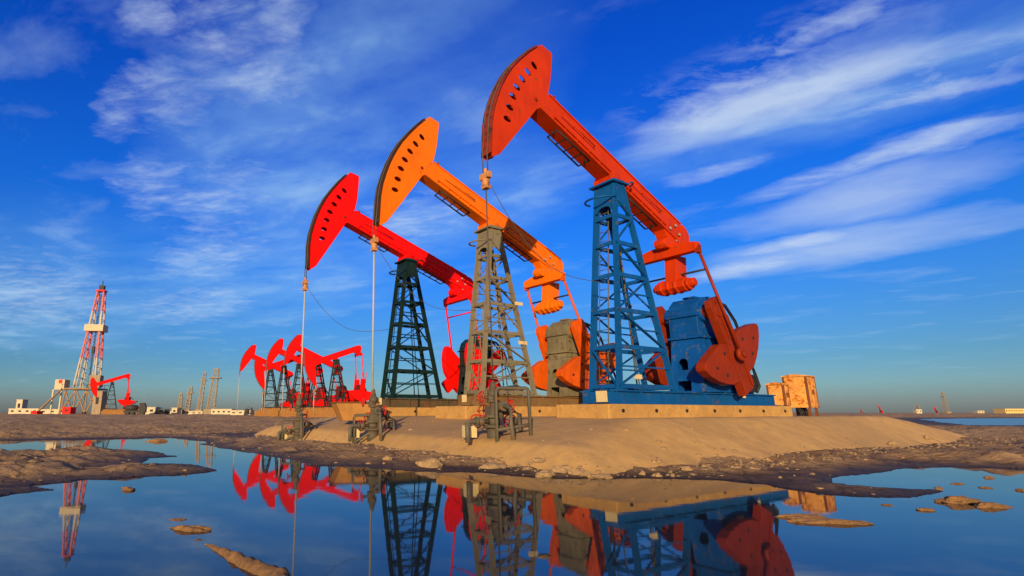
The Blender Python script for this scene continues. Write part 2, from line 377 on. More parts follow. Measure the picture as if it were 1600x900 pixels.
# ------------------------------------------------------------------ pumpjack
PIV = (.15, 6.69); TR = R(26.5)
def tobeam(p): a, b = p[0] - .15, p[1] - 7.93; return (a * math.cos(TR) + b * math.sin(TR), -a * math.sin(TR) + b * math.cos(TR))
HEAD = [tobeam(p) for p in [(2.67, 11.3), (2.30, 11.17), (2.27, 11.10), (2.40, 10.26), (2.54, 9.76), (3.0, 9.16), (4.42, 7.43), (4.66, 7.30), (4.72, 7.38), (4.70, 7.62), (4.65, 8.25), (4.57, 8.65), (4.44, 9.03), (4.28, 9.42), (4.07, 9.8), (3.83, 10.16), (3.53, 10.51), (3.18, 10.87), (2.86, 11.15)]]
ARC = HEAD[8:] 
HOLES = [tobeam(p) for p in [(3.01, 10.49), (3.27, 10.2), (3.5, 9.9), (3.71, 9.58), (3.87, 9.25), (4.0, 8.88), (4.11, 8.51)]]
CRBAR = [(-.38, -.22), (-.38, .22), (-.2, .31), (2.6, .31), (2.6, -.31), (-.2, -.31)]
LOBE = [(.95, .312), (.85, .6), (1.0, 1.58), (1.08, 1.74), (1.2, 1.75), (1.45, 1.58), (1.72, 1.3), (1.92, 1.0), (2.08, .68), (2.12, .312)]

def make_pump(cfg):
    root = empty('pumpjack', cfg.get('at', (0, 0, 0)), cfg.get('rz', RZ), cfg['label'], 'pumpjack', cfg.get('group'))
    P, TW, BS, GR = M[cfg['paint']], M[cfg['tower']], M[cfg['base']], M[cfg['gear']]
    hi = cfg.get('hi', True); bv = .012 if hi else 0
    th = R(cfg['tilt']); cu, su = math.cos(th), math.sin(th)
    def bf(u, w, y): return Vector((PIV[0] + u * cu - w * su, y, PIV[1] + u * su + w * cu))
    # --- base skid
    b = MB()
    for y in (-.47, .47):
        b.box((-2.65, y, .02), (7.9, .2, .035)); b.box((-2.65, y, .34), (7.9, .2, .035)); b.box((-2.65, y, .18), (7.88, .05, .29))
        for k in range(9): b.box((1.2 - k * .96, y, .18), (.03, .17, .286))
    for x in (1.2, -1.35, -2.75, -4.3, -6.4): b.box((x, 0, .18), (.16, .885, .3))
    b.box((-2.4, 0, .372), (7.0, .55, .02))
    base = b.build('base_skid', BS, root)
    if cfg.get('plates', True) and hi:
        for x, y, z, sx, sy, sz in cfg.get('plate_spots', []): MB().box((x, y, z), (sx, sy, sz)).build('notice_plate', M['plate'], root)
    # --- samson post
    zb, zt = .38, 6.30
    def leg(fr, sd, t):                 # t 0 at foot, 1 at the top
        x = (1.0 + (.26 - 1.0) * t) if fr else (-1.4 + (-.14 + 1.4) * t)
        return Vector((x, sd * (.44 + (.31 - .44) * t), zb + (zt - zb) * t))
    lv = [0.015, .19, .36, .53, .69, .83]
    t_ = MB(); wd = .085 if hi else .1
    for i, a in enumerate(lv):
        for sd in (-1, 1): t_.bar(leg(1, sd, a), leg(0, sd, a), .05, wd + .03)
        for fr in (0, 1): t_.bar(leg(fr, -1, a), leg(fr, 1, a), .05, wd + .02)
    seq = lv + [.92]
    for i in range(len(seq) - 1):
        a, c = seq[i], seq[i + 1]
        for sd in (-1, 1):
            f1 = (i % 2 == 0)
            off = Vector((0, sd * .03, 0))
            t_.bar(leg(1 if f1 else 0, sd, a) + off, leg(0 if f1 else 1, sd, c) + off, .03, wd - (.0 if sd > 0 else .03), up=(0, 1, 0))
            m_ = (a + c) / 2
            if hi and i < 4: t_.bar(leg(1, sd, m_), leg(0, sd, m_), .035, wd - .045)
        for fr in ((1,) if i == 0 else (0,) if i == 2 else ()):
            f1 = (i % 2 == 1); off = Vector((.03 if fr else -.03, 0, 0))
            t_.bar(leg(fr, -1 if f1 else 1, a) + off, leg(fr, 1 if f1 else -1, c) + off, .03, wd - .015, up=(1, 0, 0))
    tower = t_.build('samson_post', TW, root)
    for fr in (1, 0):
        for sd in (-1, 1):
            g = MB(); a, c = leg(fr, sd, 0), leg(fr, sd, 1); wl = .165
            d = (c - a).normalized(); g.bar(a, c, .022, wl, up=(1, 0, 0)); 
            g.bar(a + Vector((-.075 if fr else .075, -sd * .011, 0)), c + Vector((-.06 if fr else .06, -sd * .011, 0)), wl, .022, up=(1, 0, 0)) 
            g.box(a + Vector((0, 0, -.005)), (.3, .26, .03))
            g.build('leg', TW, tower)
    cp = MB()
    for sd in (-1, 1):
        cp.prism([(.36, 5.72), (-.27, 5.72), (-.17, 6.3), (.29, 6.3)], lambda a, c, t, sd=sd: Vector((a, sd * t, c)), .33, .352)
        if hi: cp.prism([(.34, 5.40), (.24, 5.75), (-.22, 5.75), (-.27, 5.40), (-.15, 5.6), (.16, 5.6)], lambda a, c, t, sd=sd: Vector((a, sd * t, c)), .345, .36)
    cp.prism([(-.34, 5.48), (-.24, 5.48)] + [(.22 * -math.cos(R(q)), 5.50 + .13 * math.sin(R(q))) for q in range(0, 181, 20)] + [(.24, 5.48), (.34, 5.48), (.33, 6.3), (-.33, 6.3)], lambda a, c, t: Vector((t + (6.3 - c) * .117, a, c)), .285, .305)
    cp.box((.07, 0, 6.335), (.74, .86, .06))
    for y in (-.3, .3):
        cp.box((.07, y, 6.40), (.5, .12, .07))
    cp.build('top_plate', TW, tower, bevel=bv)
    if hi:
        h = MB(); arc = [Vector((.30 + .52 * math.sin(R(q)), .46 * math.cos(R(q)) - .1, 5.86 - .05 * math.sin(R(q)))) for q in range(0, 181, 15)]
        h.path(arc, .03, 6); h.build('guard_hoop', TW, tower)
        h = MB(); h.path([Vector((-.25 - .45 * math.sin(R(q)), .44 * math.cos(R(q)) + .05, 6.36 + .1 * math.sin(R(q)))) for q in range(0, 181, 15)], .026, 6); h.build('guard_hoop', TW, tower)
        ld = MB()
        def lp(t, y): q = leg(1, 1, t); return Vector((q.x - .12, y, q.z))
        for y in (-.27, .03): ld.path([lp(0.02, y), lp(.93, y)], .017, 6)
        for k in range(19): ld.path([lp(.03 + k * .049, -.27), lp(.03 + k * .049, .03)], .012, 5)
        ld.path([Vector((-.3, .05, .4)), Vector((-.05, .05, 5.6))], .022, 6); ld.path([Vector((-.62, -.1, .4)), Vector((-.12, -.1, 5.6))], .018, 6)
        ld.build('ladder', M['pipe'] if cfg['tower'] == 'blue' else TW, tower)
    # --- saddle bearing
    sb = MB(); sb.prism([(-.26, 6.37), (.40, 6.37), (.34, 6.44), (.25, 6.50), (.24, 6.66), (.06, 6.66), (.05, 6.5), (-.2, 6.44)], lambda a, c, t: Vector((a, t, c)), -.2, .2)
    sb.tube((PIV[0], -.36, PIV[1] - .14), (PIV[0], .36, PIV[1] - .14), .125, n=18)
    for y in (-.28, .28): sb.box((PIV[0], y, PIV[1] - .22), (.34, .13, .18))
    sb.build('saddle_bearing', P, root, bevel=bv)
    # --- walking beam
    wb = MB(); hw = .15
    U0, U1 = -3.45, 3.10
    f = lambda u, w, t: bf(u, w, t)
    wb.prism([(U0, -.10), (U1, -.15), (2.95, .56), (U0, .56)], f, -hw, hw)
    wb.prism([(U0 + .1, -.16), (U1 - .02, -.16), (U1 - .02, -.115), (U0 + .1, -.115)], f, -.24, .24)
    wb.prism([(U0 + .1, .545), (2.93, .545), (2.93, .585), (U0 + .1, .585)], f, -.19, .19)
    for sd in (-1, 1):
        wb.prism([(-2.7, .02), (2.55, .02), (2.55, .05), (-2.7, .05)], f, sd * .151, sd * .205)
        for k in range(11): u = -2.5 + k * .5; wb.prism([(u, -.12), (u + .02, -.12), (u + .02, .02), (u, .02)], f, sd * .151, sd * .2)
    # goose-neck tail end
    wb.prism([(-3.45, -.12), (-3.40, .58), (-3.62, .57), (-3.84, .42), (-3.92, .18), (-3.82, -.12), (-3.60, -.35), (-3.2, -.42), (-2.85, -.3), (-2.6, -.12)], f, -.185, .185)
    beam = wb.build('walking_beam', P, root, bevel=bv)
    if hi:
        for u0, u1 in ((.9, 2.25), (-2.3, -.9)):
            r_ = MB(); r_.path([bf(u0, .26, .24), bf(u1, .26, .24)], .016, 6)
            for u in np.linspace(u0, u1, 4): r_.path([bf(u, .26, .14), bf(u, .26, .24)], .013, 5)
            r_.build('grab_rail', P, beam)
            r_ = MB(); r_.path([bf(u0, -.30, .20), bf(u1, -.30, .20)], .026, 6); r_.path([bf(u0, -.30, -.2), bf(u1, -.30, -.2)], .026, 6)
            for u in np.linspace(u0, u1, 5): r_.path([bf(u, -.30, -.2), bf(u, -.30, .2)], .02, 5)
            for u in (u0, u1): r_.path([bf(u, -.30, .0), bf(u, -.14, .0)], .03, 5)
            r_.build('step_rail', M['dark'], beam)
        for u, w_ in ((-3.1, .3), (-3.35, .12), (-2.9, .05), (-3.3, -.15)): MB().tube(bf(u, w_, .18), bf(u, w_, .215), .045, n=8).build('bolt', M['steel'], beam)
        for u in (-2.5, -1.4, 1.3): MB().tube(bf(u, .57, .05), bf(u, .67, .05), .03, n=8).build('lifting_lug', P, beam)
    # --- horse head
    hs = cfg.get('hs', 1.0); wc = (max(p[1] for p in HEAD) + min(p[1] for p in HEAD)) / 2
    HD = [(p[0], wc + (p[1] - wc) * hs) for p in HEAD]; AR = HD[8:]; HO = [(p[0], wc + (p[1] - wc) * hs) for p in HOLES]
    hh = MB(); hw2 = .15
    holes = []
    for c in HO:
        d = Vector((-c[0], -c[1])).normalized(); n = Vector((-d.y, d.x))
        holes.append([(c[0] + d.x * .135 * math.cos(R(q)) + n.x * .082 * math.sin(R(q)), c[1] + d.y * .135 * math.cos(R(q)) + n.y * .082 * math.sin(R(q))) for q in range(0, 360, 30)])
    if hi:
        for sd in (-1, 1): hh.prism(HD, f, sd * hw2, sd * (hw2 - .02), holes=holes)
        n = len(HD)
        cen = Vector((sum(p[0] for p in HD) / n, sum(p[1] for p in HD) / n))
        inn = [tuple(Vector(p) + (cen - Vector(p)).normalized() * .04) for p in HD]
        hh.add([f(*p, -hw2 + .0201) for p in inn] + [f(*p, hw2 - .0201) for p in inn], [(i, (i + 1) % n, (i + 1) % n + n, i + n) for i in range(n)])
    else: hh.prism(HD, f, -hw2, hw2)
    head = hh.build('horse_head', P, root)
    ar = MB(); m_ = len(AR); c0 = Vector((0, 0))
    vs = []
    for p in AR:
        d = Vector(p).normalized()
        for y, r in ((-.19, 0.005), (-.19, .045), (.19, .045), (.19, 0.005)): vs.append(f(p[0] + d.x * r, p[1] + d.y * r, y))
    fs = [(4 * i + k, 4 * i + (k + 1) % 4, 4 * i + 4 + (k + 1) % 4, 4 * i + 4 + k) for i in range(m_ - 1) for k in range(4)] + [(0, 1, 2, 3), (4 * m_ - 4, 4 * m_ - 3, 4 * m_ - 2, 4 * m_ - 1)]
    ar.add(vs, fs); ar.build('arc_plate', M[cfg['arc']], head)
    if hi:
        for c in ((2.75, .62), (3.25, .05)): MB().tube(f(*c, hw2 - .01), f(*c, hw2 + .03), .05, n=8).build('stud', M['crank_red'], head)
    # --- bridle, carrier, rod
    tip = f(*AR[0], 0); xb = tip.x + .07
    zc = tip.z - .55
    br = MB()
    for y in (-.09, .09):
        pts = []
        for p in reversed(AR[1:]):
            d = Vector(p).normalized(); pts.append(f(p[0] + d.x * .06, p[1] + d.y * .06, y))
        pts += [Vector((xb, y, tip.z + .05)), Vector((xb, y, zc))]
        br.path(pts, .016 if hi else .03, 6)
    br.build('bridle', M['cable'], root)
    cr = MB(); cr.box((xb, 0, zc - .04), (.14, .34, .16)); cr.tube((xb, 0, zc - .12), (xb, 0, zc - .3), .10, n=12); cr.box((xb, 0, zc - .33), (.16, .2, .1)); cr.tube((xb, 0, zc + .04), (xb, 0, zc + .16), .05, n=10)
    cr.build('carrier_bar', M['brass'], root, bevel=bv)
    MB().tube((xb, 0, zc - .1), (xb, 0, cfg.get('rod_z', .4)), cfg.get('rod_r', .031) if hi else .05, n=8).build('polished_rod', M[cfg.get('rod_m', 'rod')], root)
    # --- equaliser and pitman arms
    eu, ew = -3.27, -.62; E = bf(eu, ew, 0)
    eq = MB(); eq.prism([(-.98, -.10), (-.9, -.17), (.9, -.17), (.98, -.10), (.98, .10), (.5, .2), (-.5, .2), (-.98, .10)], lambda a, c, t: Vector((E.x + t, a, E.z + c)), -.13, .13)
    eq.tube((E.x, -1.0, E.z), (E.x, -.93, E.z), .1, n=10); eq.tube((E.x, .93, E.z), (E.x, 1.0, E.z), .1, n=10)
    eqo = eq.build('equalizer_bar', P, root, bevel=bv)
    eb = MB(); eb.tube((E.x - .3, 0, E.z + .26), (E.x + .34, 0, E.z + .26), .16, n=14); eb.box((E.x, 0, E.z + .3), (.42, .3, .3)); eb.tube((E.x + .22, -.2, E.z + .26), (E.x + .22, .2, E.z + .26), .17, n=14)
    eb.build('equalizer_bearing', P, eqo, bevel=bv)
    Sx, Sz = cfg['shaft']; ca = R(cfg['crank']); d = Vector((math.cos(ca), math.sin(ca))); e = Vector((-d.y, d.x)); ks = cfg.get('kscale', 1)
    def cf(a, c, y): return Vector((Sx + (d.x * a + e.x * c) * ks, y, Sz + (d.y * a + e.y * c) * ks))
    pin = cf(1.42, 0, 0)
    for sd in (-1, 1):
        pm = MB(); A = Vector((E.x, sd * .96, E.z - .1)); B = Vector((pin.x, sd * 1.16, pin.z))
        pm.tube(A, B, .045 if hi else .07, n=10); pm.box(A + Vector((0, 0, -.02)), (.16, .12, .24)); pm.tube(B + Vector((0, -sd * .06, 0)), B + Vector((0, sd * .07, 0)), .2, n=18)
        pm.tube(B + Vector((0, sd * .07, 0)), B + Vector((0, sd * .13, 0)), .09, n=12)
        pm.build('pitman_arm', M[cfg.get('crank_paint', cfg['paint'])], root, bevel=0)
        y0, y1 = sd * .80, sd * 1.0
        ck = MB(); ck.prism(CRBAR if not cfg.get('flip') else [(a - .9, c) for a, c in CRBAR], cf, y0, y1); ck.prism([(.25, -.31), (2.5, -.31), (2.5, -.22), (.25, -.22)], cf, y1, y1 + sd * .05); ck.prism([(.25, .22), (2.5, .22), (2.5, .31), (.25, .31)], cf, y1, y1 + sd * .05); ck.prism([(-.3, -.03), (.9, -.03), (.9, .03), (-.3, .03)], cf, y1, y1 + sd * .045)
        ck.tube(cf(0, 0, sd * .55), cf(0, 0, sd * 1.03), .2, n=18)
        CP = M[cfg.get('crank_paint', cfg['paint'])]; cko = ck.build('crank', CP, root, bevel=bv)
        for q in (-1, 1):
            lb = MB(); wf = (lambda a: 1.15 - a) if cfg.get('flip') else (lambda a: a); lb.prism([(wf(a), q * c) for a, c in LOBE], cf, sd * .74, sd * 1.03)
            if hi:
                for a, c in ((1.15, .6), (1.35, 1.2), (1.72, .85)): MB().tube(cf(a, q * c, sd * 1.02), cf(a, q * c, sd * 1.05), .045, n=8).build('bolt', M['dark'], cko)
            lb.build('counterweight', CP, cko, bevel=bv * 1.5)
    if hi:
        cb = MB(); Y = (pin.z - E.z) ; k1 = .22
        a1 = Vector((E.x + (pin.x - E.x) * k1, -1.0, E.z + Y * k1)); a2 = Vector((a1.x, 1.0, a1.z)); cb.path([a1, a2], .032, 6)
        cb.build('spacer_bar', M['dark'] if cfg['paint'] != 'red' else P, root)
    # --- tail weight
    if cfg.get('tail'):
        tw = MB(); tx, tz = E.x - .30, E.z
        tw.prism([(tx - .34, tz - .1), (tx + .22, tz - .1), (tx + .27, tz - .5), (tx + .33, tz - .95), (tx - .2, tz - .95), (tx - .28, tz - .5)], lambda a, c, t: Vector((a, t, c)), -.19, .19)
        two = tw.build('tail_arm', P, root, bevel=bv)
        wk = MB(); oc = [(.27 * math.cos(R(q + 22)), .23 * math.sin(R(q + 22))) for q in range(0, 360, 45)]
        WP = lambda a, c, t: Vector((tx + .12 + a, t, tz - 1.06 + c))
        wk.prism(oc, WP, -.5, .42)
        for t0, t1, k_ in ((-.60, -.52, .8), (-.40, -.30, 1.12), (-.16, -.06, 1.12), (.08, .18, 1.12), (.44, .52, .85)): wk.prism([(a * k_, c * k_) for a, c in oc], WP, t0, t1)
        wk.tube((tx + .12, .42, tz - 1.06), (tx + .12, .66, tz - 1.02), .15, .13, n=12); wk.tube((tx + .12, -.5, tz - 1.06), (tx + .12, -.72, tz - 1.06), .09, n=12)
        wk.build('tail_weight', P, two, bevel=bv * 2)
    # --- gear reducer on its pedestal
    gx = cfg.get('gx', -3.45); zr = cfg.get('zr', 2.0)
    pd = MB()
    def arch(y, z, w_, h_): return [(y - w_, z), (y + w_, z)] + [(y + w_ * math.cos(R(q)), z + h_ + w_ * math.sin(R(q))) for q in range(0, 181, 20)]
    pd.prism([(-.52, .385), (.52, .385), (.46, zr), (-.46, zr)], lambda a, c, t: Vector((gx + .74 - (c - .4) * .10 + t, a, c)), -.03, 0, holes=[arch(-.1, 1.05, .15, .2), [(-.3, .42), (.12, .42), (.12, .72), (-.3, .72)]])
    for sd in (-1, 1): pd.prism([(gx - .74, .385), (gx + .70, .385), (gx + .55, zr), (gx - .58, zr)], lambda a, c, t, sd=sd: Vector((a, sd * (t - (c - .4) * .035), c)), .49, .515)
    pd.prism([(-.52, .385), (.52, .385), (.46, zr), (-.46, zr)], lambda a, c, t: Vector((gx - .74 + (c - .4) * .10 + t, a, c)), 0, .03)
    pd.box((gx, 0, zr + .02), (1.34, 1.08, .07))
    if hi:
        for sd in (-1, 1):
            for x in (-.35, -.1, .15, .4): pd.prism([(gx + x * 1.1, 1.0), (gx + x * 1.1 + .04, 1.0), (gx + x + .04, zr - .02), (gx + x, zr - .02)], lambda a, c, t, sd=sd: Vector((a, sd * (t - (c - .4) * .035), c)), .515, .56)
    ped = pd.build('gear_pedestal', GR, root, bevel=0)
    gr = MB(); zt_ = zr + .055
    gr.prism([(gx - .60, zt_), (gx + .60, zt_), (gx + .60, zt_ + .72), (gx + .50, zt_ + 1.0), (gx + .26, zt_ + 1.2), (gx - .2, zt_ + 1.27), (gx - .5, zt_ + 1.12), (gx - .60, zt_ + .8)], lambda a, c, t: Vector((a, t, c)), -.47, .47)
    gr.box((gx, 0, zt_ + .62), (1.34, 1.04, .06))
    if hi:
        gr.box((gx - .05, 0, zt_ + 1.27), (.4, .4, .06))
    gr.tube((Sx, -.6, Sz), (Sx, .6, Sz), .26, n=18)
    gr.build('gear_reducer', GR, root, bevel=bv * 2)
    # --- belt guard, motor
    bg = MB(); y = -.55 if not hi else .62
    pts = [(gx - .25, zt_ + 1.1), (gx - .75, zt_ + 1.0), (gx - 1.2, zt_ + .55), (gx - 1.95, .98), (gx - 2.1, .6), (gx - 1.9, .42)]
    bg.path([Vector((a, y, c)) for a, c in pts], .05, 6); bg.path([Vector((a, y - .2, c)) for a, c in pts], .04, 6)
    bg.prism([(gx - 1.75, .40), (gx - 1.35, .40), (gx - 1.5, .95), (gx - 1.95, .95), (gx - 2.08, .6)], lambda a, c, t: Vector((a, t, c)), y - .2, y)
    bg.build('belt_guard', M['dark'], root)
    mo = MB(); mo.tube((gx - 2.3, -.45, .78), (gx - 2.3, .25, .78), .28, n=16); mo.box((gx - 2.3, -.1, .45), (.5, .6, .14)); mo.tube((gx - 2.3, .25, .78), (gx - 2.3, .42, .78), .2, n=14)
    for k in range(7): mo.ring((gx - 2.3, -.35 + k * .09, .78), (0, 1, 0), .285, .012, 16, 4)
    mo.build('motor', GR, root)
    if hi:
        ck = MB(); x0 = tip.x
        c1 = [Vector((x0 + .07 - k * .06, .05, zc - .35 - .012 * k * k * 1.6 + (.02 * k if k > 4 else 0))) for k in range(3)]
        A = Vector((xb - .04, .06, zc - .2)); B = Vector((cfg.get('rope_x', 1.05), .3, cfg.get('rope_z', 3.2)))
        pts = [A.lerp(B, k / 14) + Vector((0, 0, -1.1 * math.sin(math.pi * k / 14) * (1 - .45 * k / 14))) for k in range(15)]
        ck.path(pts, .009, 5); ck.build('load_cell_cable', M['cable'], root)
    return root

def plinth(T, label, s0, s1, lat, mat, low=.45):
    x, y = loc((s0 + s1) / 2, 0, T); e_ = empty('concrete_plinth', (x, y, low), RZ, label, 'plinth')
    h = ZB - low; L_ = s0 - s1
    b = MB(); b.box((0, 0, h / 2), (L_, lat * 2, h)); 
    o = b.build('plinth_block', mat, e_, bevel=.03)
    for k in range(7): x_ = L_ / 2 - .5 - k * (L_ - 1) / 6; MB().tube((x_, lat - .05, h - .16), (x_, lat + .03, h - .16), .045, n=8).build('anchor_bolt', M['dark'], e_)
TT = [Vector((6.134, 15.0)), Vector((3.18, 19.0)), Vector((.143, 23.3))]
FRONTPLATE = (1.32, .15, .2, .02, .34, .28)
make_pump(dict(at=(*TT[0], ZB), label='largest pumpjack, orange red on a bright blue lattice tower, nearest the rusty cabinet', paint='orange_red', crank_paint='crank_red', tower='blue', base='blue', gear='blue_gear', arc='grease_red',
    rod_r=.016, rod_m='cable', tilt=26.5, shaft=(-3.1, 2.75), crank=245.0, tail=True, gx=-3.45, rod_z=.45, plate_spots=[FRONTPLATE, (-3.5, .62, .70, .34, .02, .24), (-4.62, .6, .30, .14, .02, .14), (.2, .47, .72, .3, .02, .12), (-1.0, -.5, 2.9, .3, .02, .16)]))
make_pump(dict(at=(*TT[1], ZB), label='orange pumpjack on a khaki grey lattice tower, between the two red ones', paint='orange', crank_paint='crank_orange', tower='khaki', base='rust_base', gear='khaki_gear', arc='grease', hs=1.09,
    tilt=23.7, shaft=(-3.35, 2.8), crank=249.0, tail=True, gx=-3.65, rod_z=.45, plate_spots=[(1.32, -.1, .25, .02, .24, .24), (-4.7, .58, .75, .22, .02, .3), (-.9, .46, 2.2, .4, .02, .12), (-.8, .46, 3.6, .36, .02, .12)]))
make_pump(dict(at=(*TT[2], ZB), label='bright red pumpjack on a dark green lattice tower, left of the orange one', paint='red', tower='dark_green', base='olive_base', gear='dark_green', arc='grease', hs=1.09,
    tilt=19.8, shaft=(-4.3, 2.25), crank=322.0, kscale=.85, tail=False, gx=-3.7, zr=1.9, rod_z=.45, plate_spots=[(1.32, .0, .25, .02, .22, .26)]))
plinth(TT[0], 'long low concrete plinth under the blue tower pumpjack, its side lit along the embankment top', 1.95, -6.9, .85, M['concrete'])
plinth(TT[1], 'concrete plinth under the orange pumpjack with the khaki tower, behind the nearest wellhead', 2.0, -6.9, .85, M['concrete'])
plinth(TT[2], 'concrete plinth under the bright red pumpjack with the dark green tower', 2.0, -6.9, .85, M['concrete'])

# ------------------------------------------------------------------ wellheads
def wellhead(x, y, z, ztop, label, big=True):
    e_ = empty('wellhead', (x, y, z), R(200), label, 'wellhead', 'wellheads under the three large pumpjacks'); H = ztop - z
    b = MB(); b.tube((0, 0, -.15), (0, 0, .22), .17, n=14); b.tube((0, 0, .2), (0, 0, .26), .25, n=16); b.tube((0, 0, .26), (0, 0, .42), .14, n=14); b.tube((0, 0, .42), (0, 0, .48), .22, n=16)
    b.tube((0, 0, .48), (0, 0, H * .9), .085, n=12); b.box((0, 0, .58), (.3, .3, .2)); b.tube((0, 0, H * .62), (0, 0, H * .66), .15, n=12); b.tube((0, 0, H * .72), (0, 0, H * .84), .13, n=12); b.tube((0, 0, H * .84), (0, 0, H), .08, .05, n=12)
    b.build('casing_head', M['valve'], e_)
    fp = MB(); fp.path([(0, .1, H * .55), (0, .55, H * .55), (0, .72, H * .5), (0, .75, .3), (0, .8, -.05)], .05, 8); fp.path([(.1, 0, .34), (.55, 0, .34), (.7, .05, .3), (.72, .1, -.1)], .055, 8); fp.path([(-.1, 0, .58), (-.5, 0, .58), (-.66, 0, .5), (-.68, 0, -.05)], .05, 8)
    for p, ax in (((0, .45, H * .55), (0, 1, 0)), ((.45, 0, .34), (1, 0, 0)), ((-.42, 0, .58), (-1, 0, 0))):
        q = Vector(p); a = Vector(ax); fp.tube(q - a * .02, q + a * .02, .11, n=12)
    fp.build('flow_pipe', M['pipe'], e_)
    for p, ax, w_ in (((.32, 0, .34), (0, -1, 0), .15), ((-.3, 0, .58), (0, -1, 0), .14), ((0, .3, H * .55), (-1, 0, 0), .14), ((0, -.22, .58), (0, -1, 0), .13), ((.05, .0, H * .7), (1, 0, .1), .12), ((-.55, -.1, .34), (-.3, -1, 0), .15)):
        q, a = Vector(p), Vector(ax).normalized(); v = MB(); v.sphere(q, .10, 10, 6); v.tube(q, q + a * .26, .035, n=8)
        vo = v.build('valve', M['valve'], e_); k = MB(); c = q + a * .26; k.ring(c, a, w_, .017, 18, 6)
        up = Vector((0, 0, 1)); x_ = a.cross(up).normalized()
        k.bar(c - x_ * w_, c + x_ * w_, .02); k.bar(c - up * w_, c + up * w_, .02); k.build('handwheel', M['wheel_red'], vo)
    bx = MB(); bx.box((.5, -.25, .12), (.26, .22, .26)); bx.build('meter_box', M['plate'], e_)
    return e_
def guard_frame(pts, label, group=None):
    p0 = pts[0]; e_ = empty('pipe_guard', p0, 0, label, 'guard frame', 'pipe guards beside the wellheads')
    m = MB(); q = [Vector(p) - Vector(p0) for p in pts]; m.path(q, .04, 8); e2 = m.build('guard_rail', M['pipe'], e_)
    n = MB(); a, b = q[0], q[-1]; n.path([a + Vector((0, 0, .38)), b + Vector((0, 0, .38))], .035, 8); n.build('cross_rail', M['pipe'], e_)
def well(k, label, flabel):
    x, y = loc(4.80, 0, TT[k]); s_ = (Vector((x, y)) - T1); z = bank_at(s_.dot(F2), s_.dot(L2))
    wellhead(x, y, z, 1.72, label)
    a = Vector((x - .04, y - .55)) if k == 0 else Vector((x - .55, y - .15)); b = a + (Vector((.75, .12)) if k == 0 else Vector((.75, .05)))
    s_ = a - T1; za = bank_at(s_.dot(F2), s_.dot(L2)); s_ = b - T1; zb_ = bank_at(s_.dot(F2), s_.dot(L2)); zt = za + (1.12 if k == 0 else 1.02)
    guard_frame([(a.x, a.y, za - .15), (a.x, a.y, zt - .06), (a.x + .02, a.y, zt - .02), (a.x + .06, a.y + .01, zt), (b.x - .06, b.y, zt), (b.x - .02, b.y, zt - .02), (b.x, b.y, zt - .06), (b.x, b.y, zb_ - .15)], flabel)
well(0, 'wellhead with red handwheels nearest to the camera, in line with the khaki tower', 'grey pipe guard in front of the nearest wellhead')
well(1, 'wellhead with red handwheels under the orange pumpjack head, middle one of the three', 'grey pipe guard left of the middle wellhead, under the orange head')
well(2, 'wellhead under the bright red pumpjack head, farthest left of the three', 'grey pipe guard left of the farthest wellhead, under the bright red head')
sk = at(556, 640, 20.5); e_ = empty('steel_skip', (sk.x, sk.y, .75), R(20), 'orange brown tapered steel skip standing behind the middle wellhead', 'skip')
m = MB(); m.prism([(-.55, 0), (.6, 0), (.75, .62), (-.85, .62)], lambda a, c, t: Vector((a, t * (1 + c * .3), c)), -.4, .4); m.build('skip_body', M['far_orange'], e_, bevel=.02)
m = MB(); m.box((-.05, 0, .64), (1.66, 1.0, .05)); m.build('skip_rim', M['rust'], e_)

# ------------------------------------------------------------------ rusty cabinet
def cabinet(p, w_, d_, h_, lg, label, rz):
    e_ = empty('control_cabinet', p, rz, label, 'cabinet')
    b = MB(); b.box((0, 0, lg + h_ / 2), (w_, d_, h_)); b.build('cabinet_body', M['cabinet'], e_, bevel=.006)
    for x in (-1, 1):
        for y in (-1, 1): q = MB(); q.box((x * w_ / 2, y * d_ / 2, lg + h_ / 2), (.055, .055, h_ + .01)); q.build('corner_post', M['rust'], e_)
    r = MB(); r.prism([(-d_ / 2 - .05, lg + h_ + .003), (d_ / 2 + .05, lg + h_ + .003), (d_ / 2 + .05, lg + h_ + .04), (0, lg + h_ + .10), (-d_ / 2 - .05, lg + h_ + .04)], lambda a, c, t: Vector((t, a, c)), -w_ / 2 - .05, w_ / 2 + .05); r.build('roof', M['cabinet'], e_)
    for k in (-1, 1):
        dr = MB(); dr.box((k * w_ / 4, d_ / 2 + .012, lg + h_ * .5), (w_ / 2 - .06, .022, h_ - .12)); dro = dr.build('door', M['cabinet'], e_)
        for q in range(4): pass
        hd = MB(); hd.box((k * .06, d_ / 2 + .04, lg + h_ * .5), (.03, .035, .16)); hd.build('handle', M['rust'], dro)
    for x in (-1, 1):
        for y in (-1, 1):
            l = MB(); l.box((x * (w_ / 2 - .06), y * (d_ / 2 - .06), lg / 2), (.08, .08, lg)); l.build('leg', M['rust'], e_)
    c = MB()
    for k in range(5): c.path([(-w_ / 2 + .2 + k * .2, 0, lg), (-w_ / 2 + .15 + k * .2, .05, lg * .5), (-w_ / 2 + .22 + k * .2, .1, 0)], .03, 6)
    c.build('cable_bundle', M['dark'], e_)
def bl(p): s_ = Vector((p[0], p[1])) - T1; return bank_at(s_.dot(F2), s_.dot(L2))
p = at(1255, 640, 20.6); zc_ = bl(p); cabinet((p.x, p.y, zc_), .84, .72, 1.12, .3, 'tall rusty cream control cabinet on short legs at the right end of the plinth', RZ + R(6))
p = at(1219, 635, 19.9); zc_ = bl(p); cabinet((p.x, p.y, zc_ + .1), .4, .5, .72, .28, 'small rusty orange switch box beside the taller cabinet', RZ + R(6))

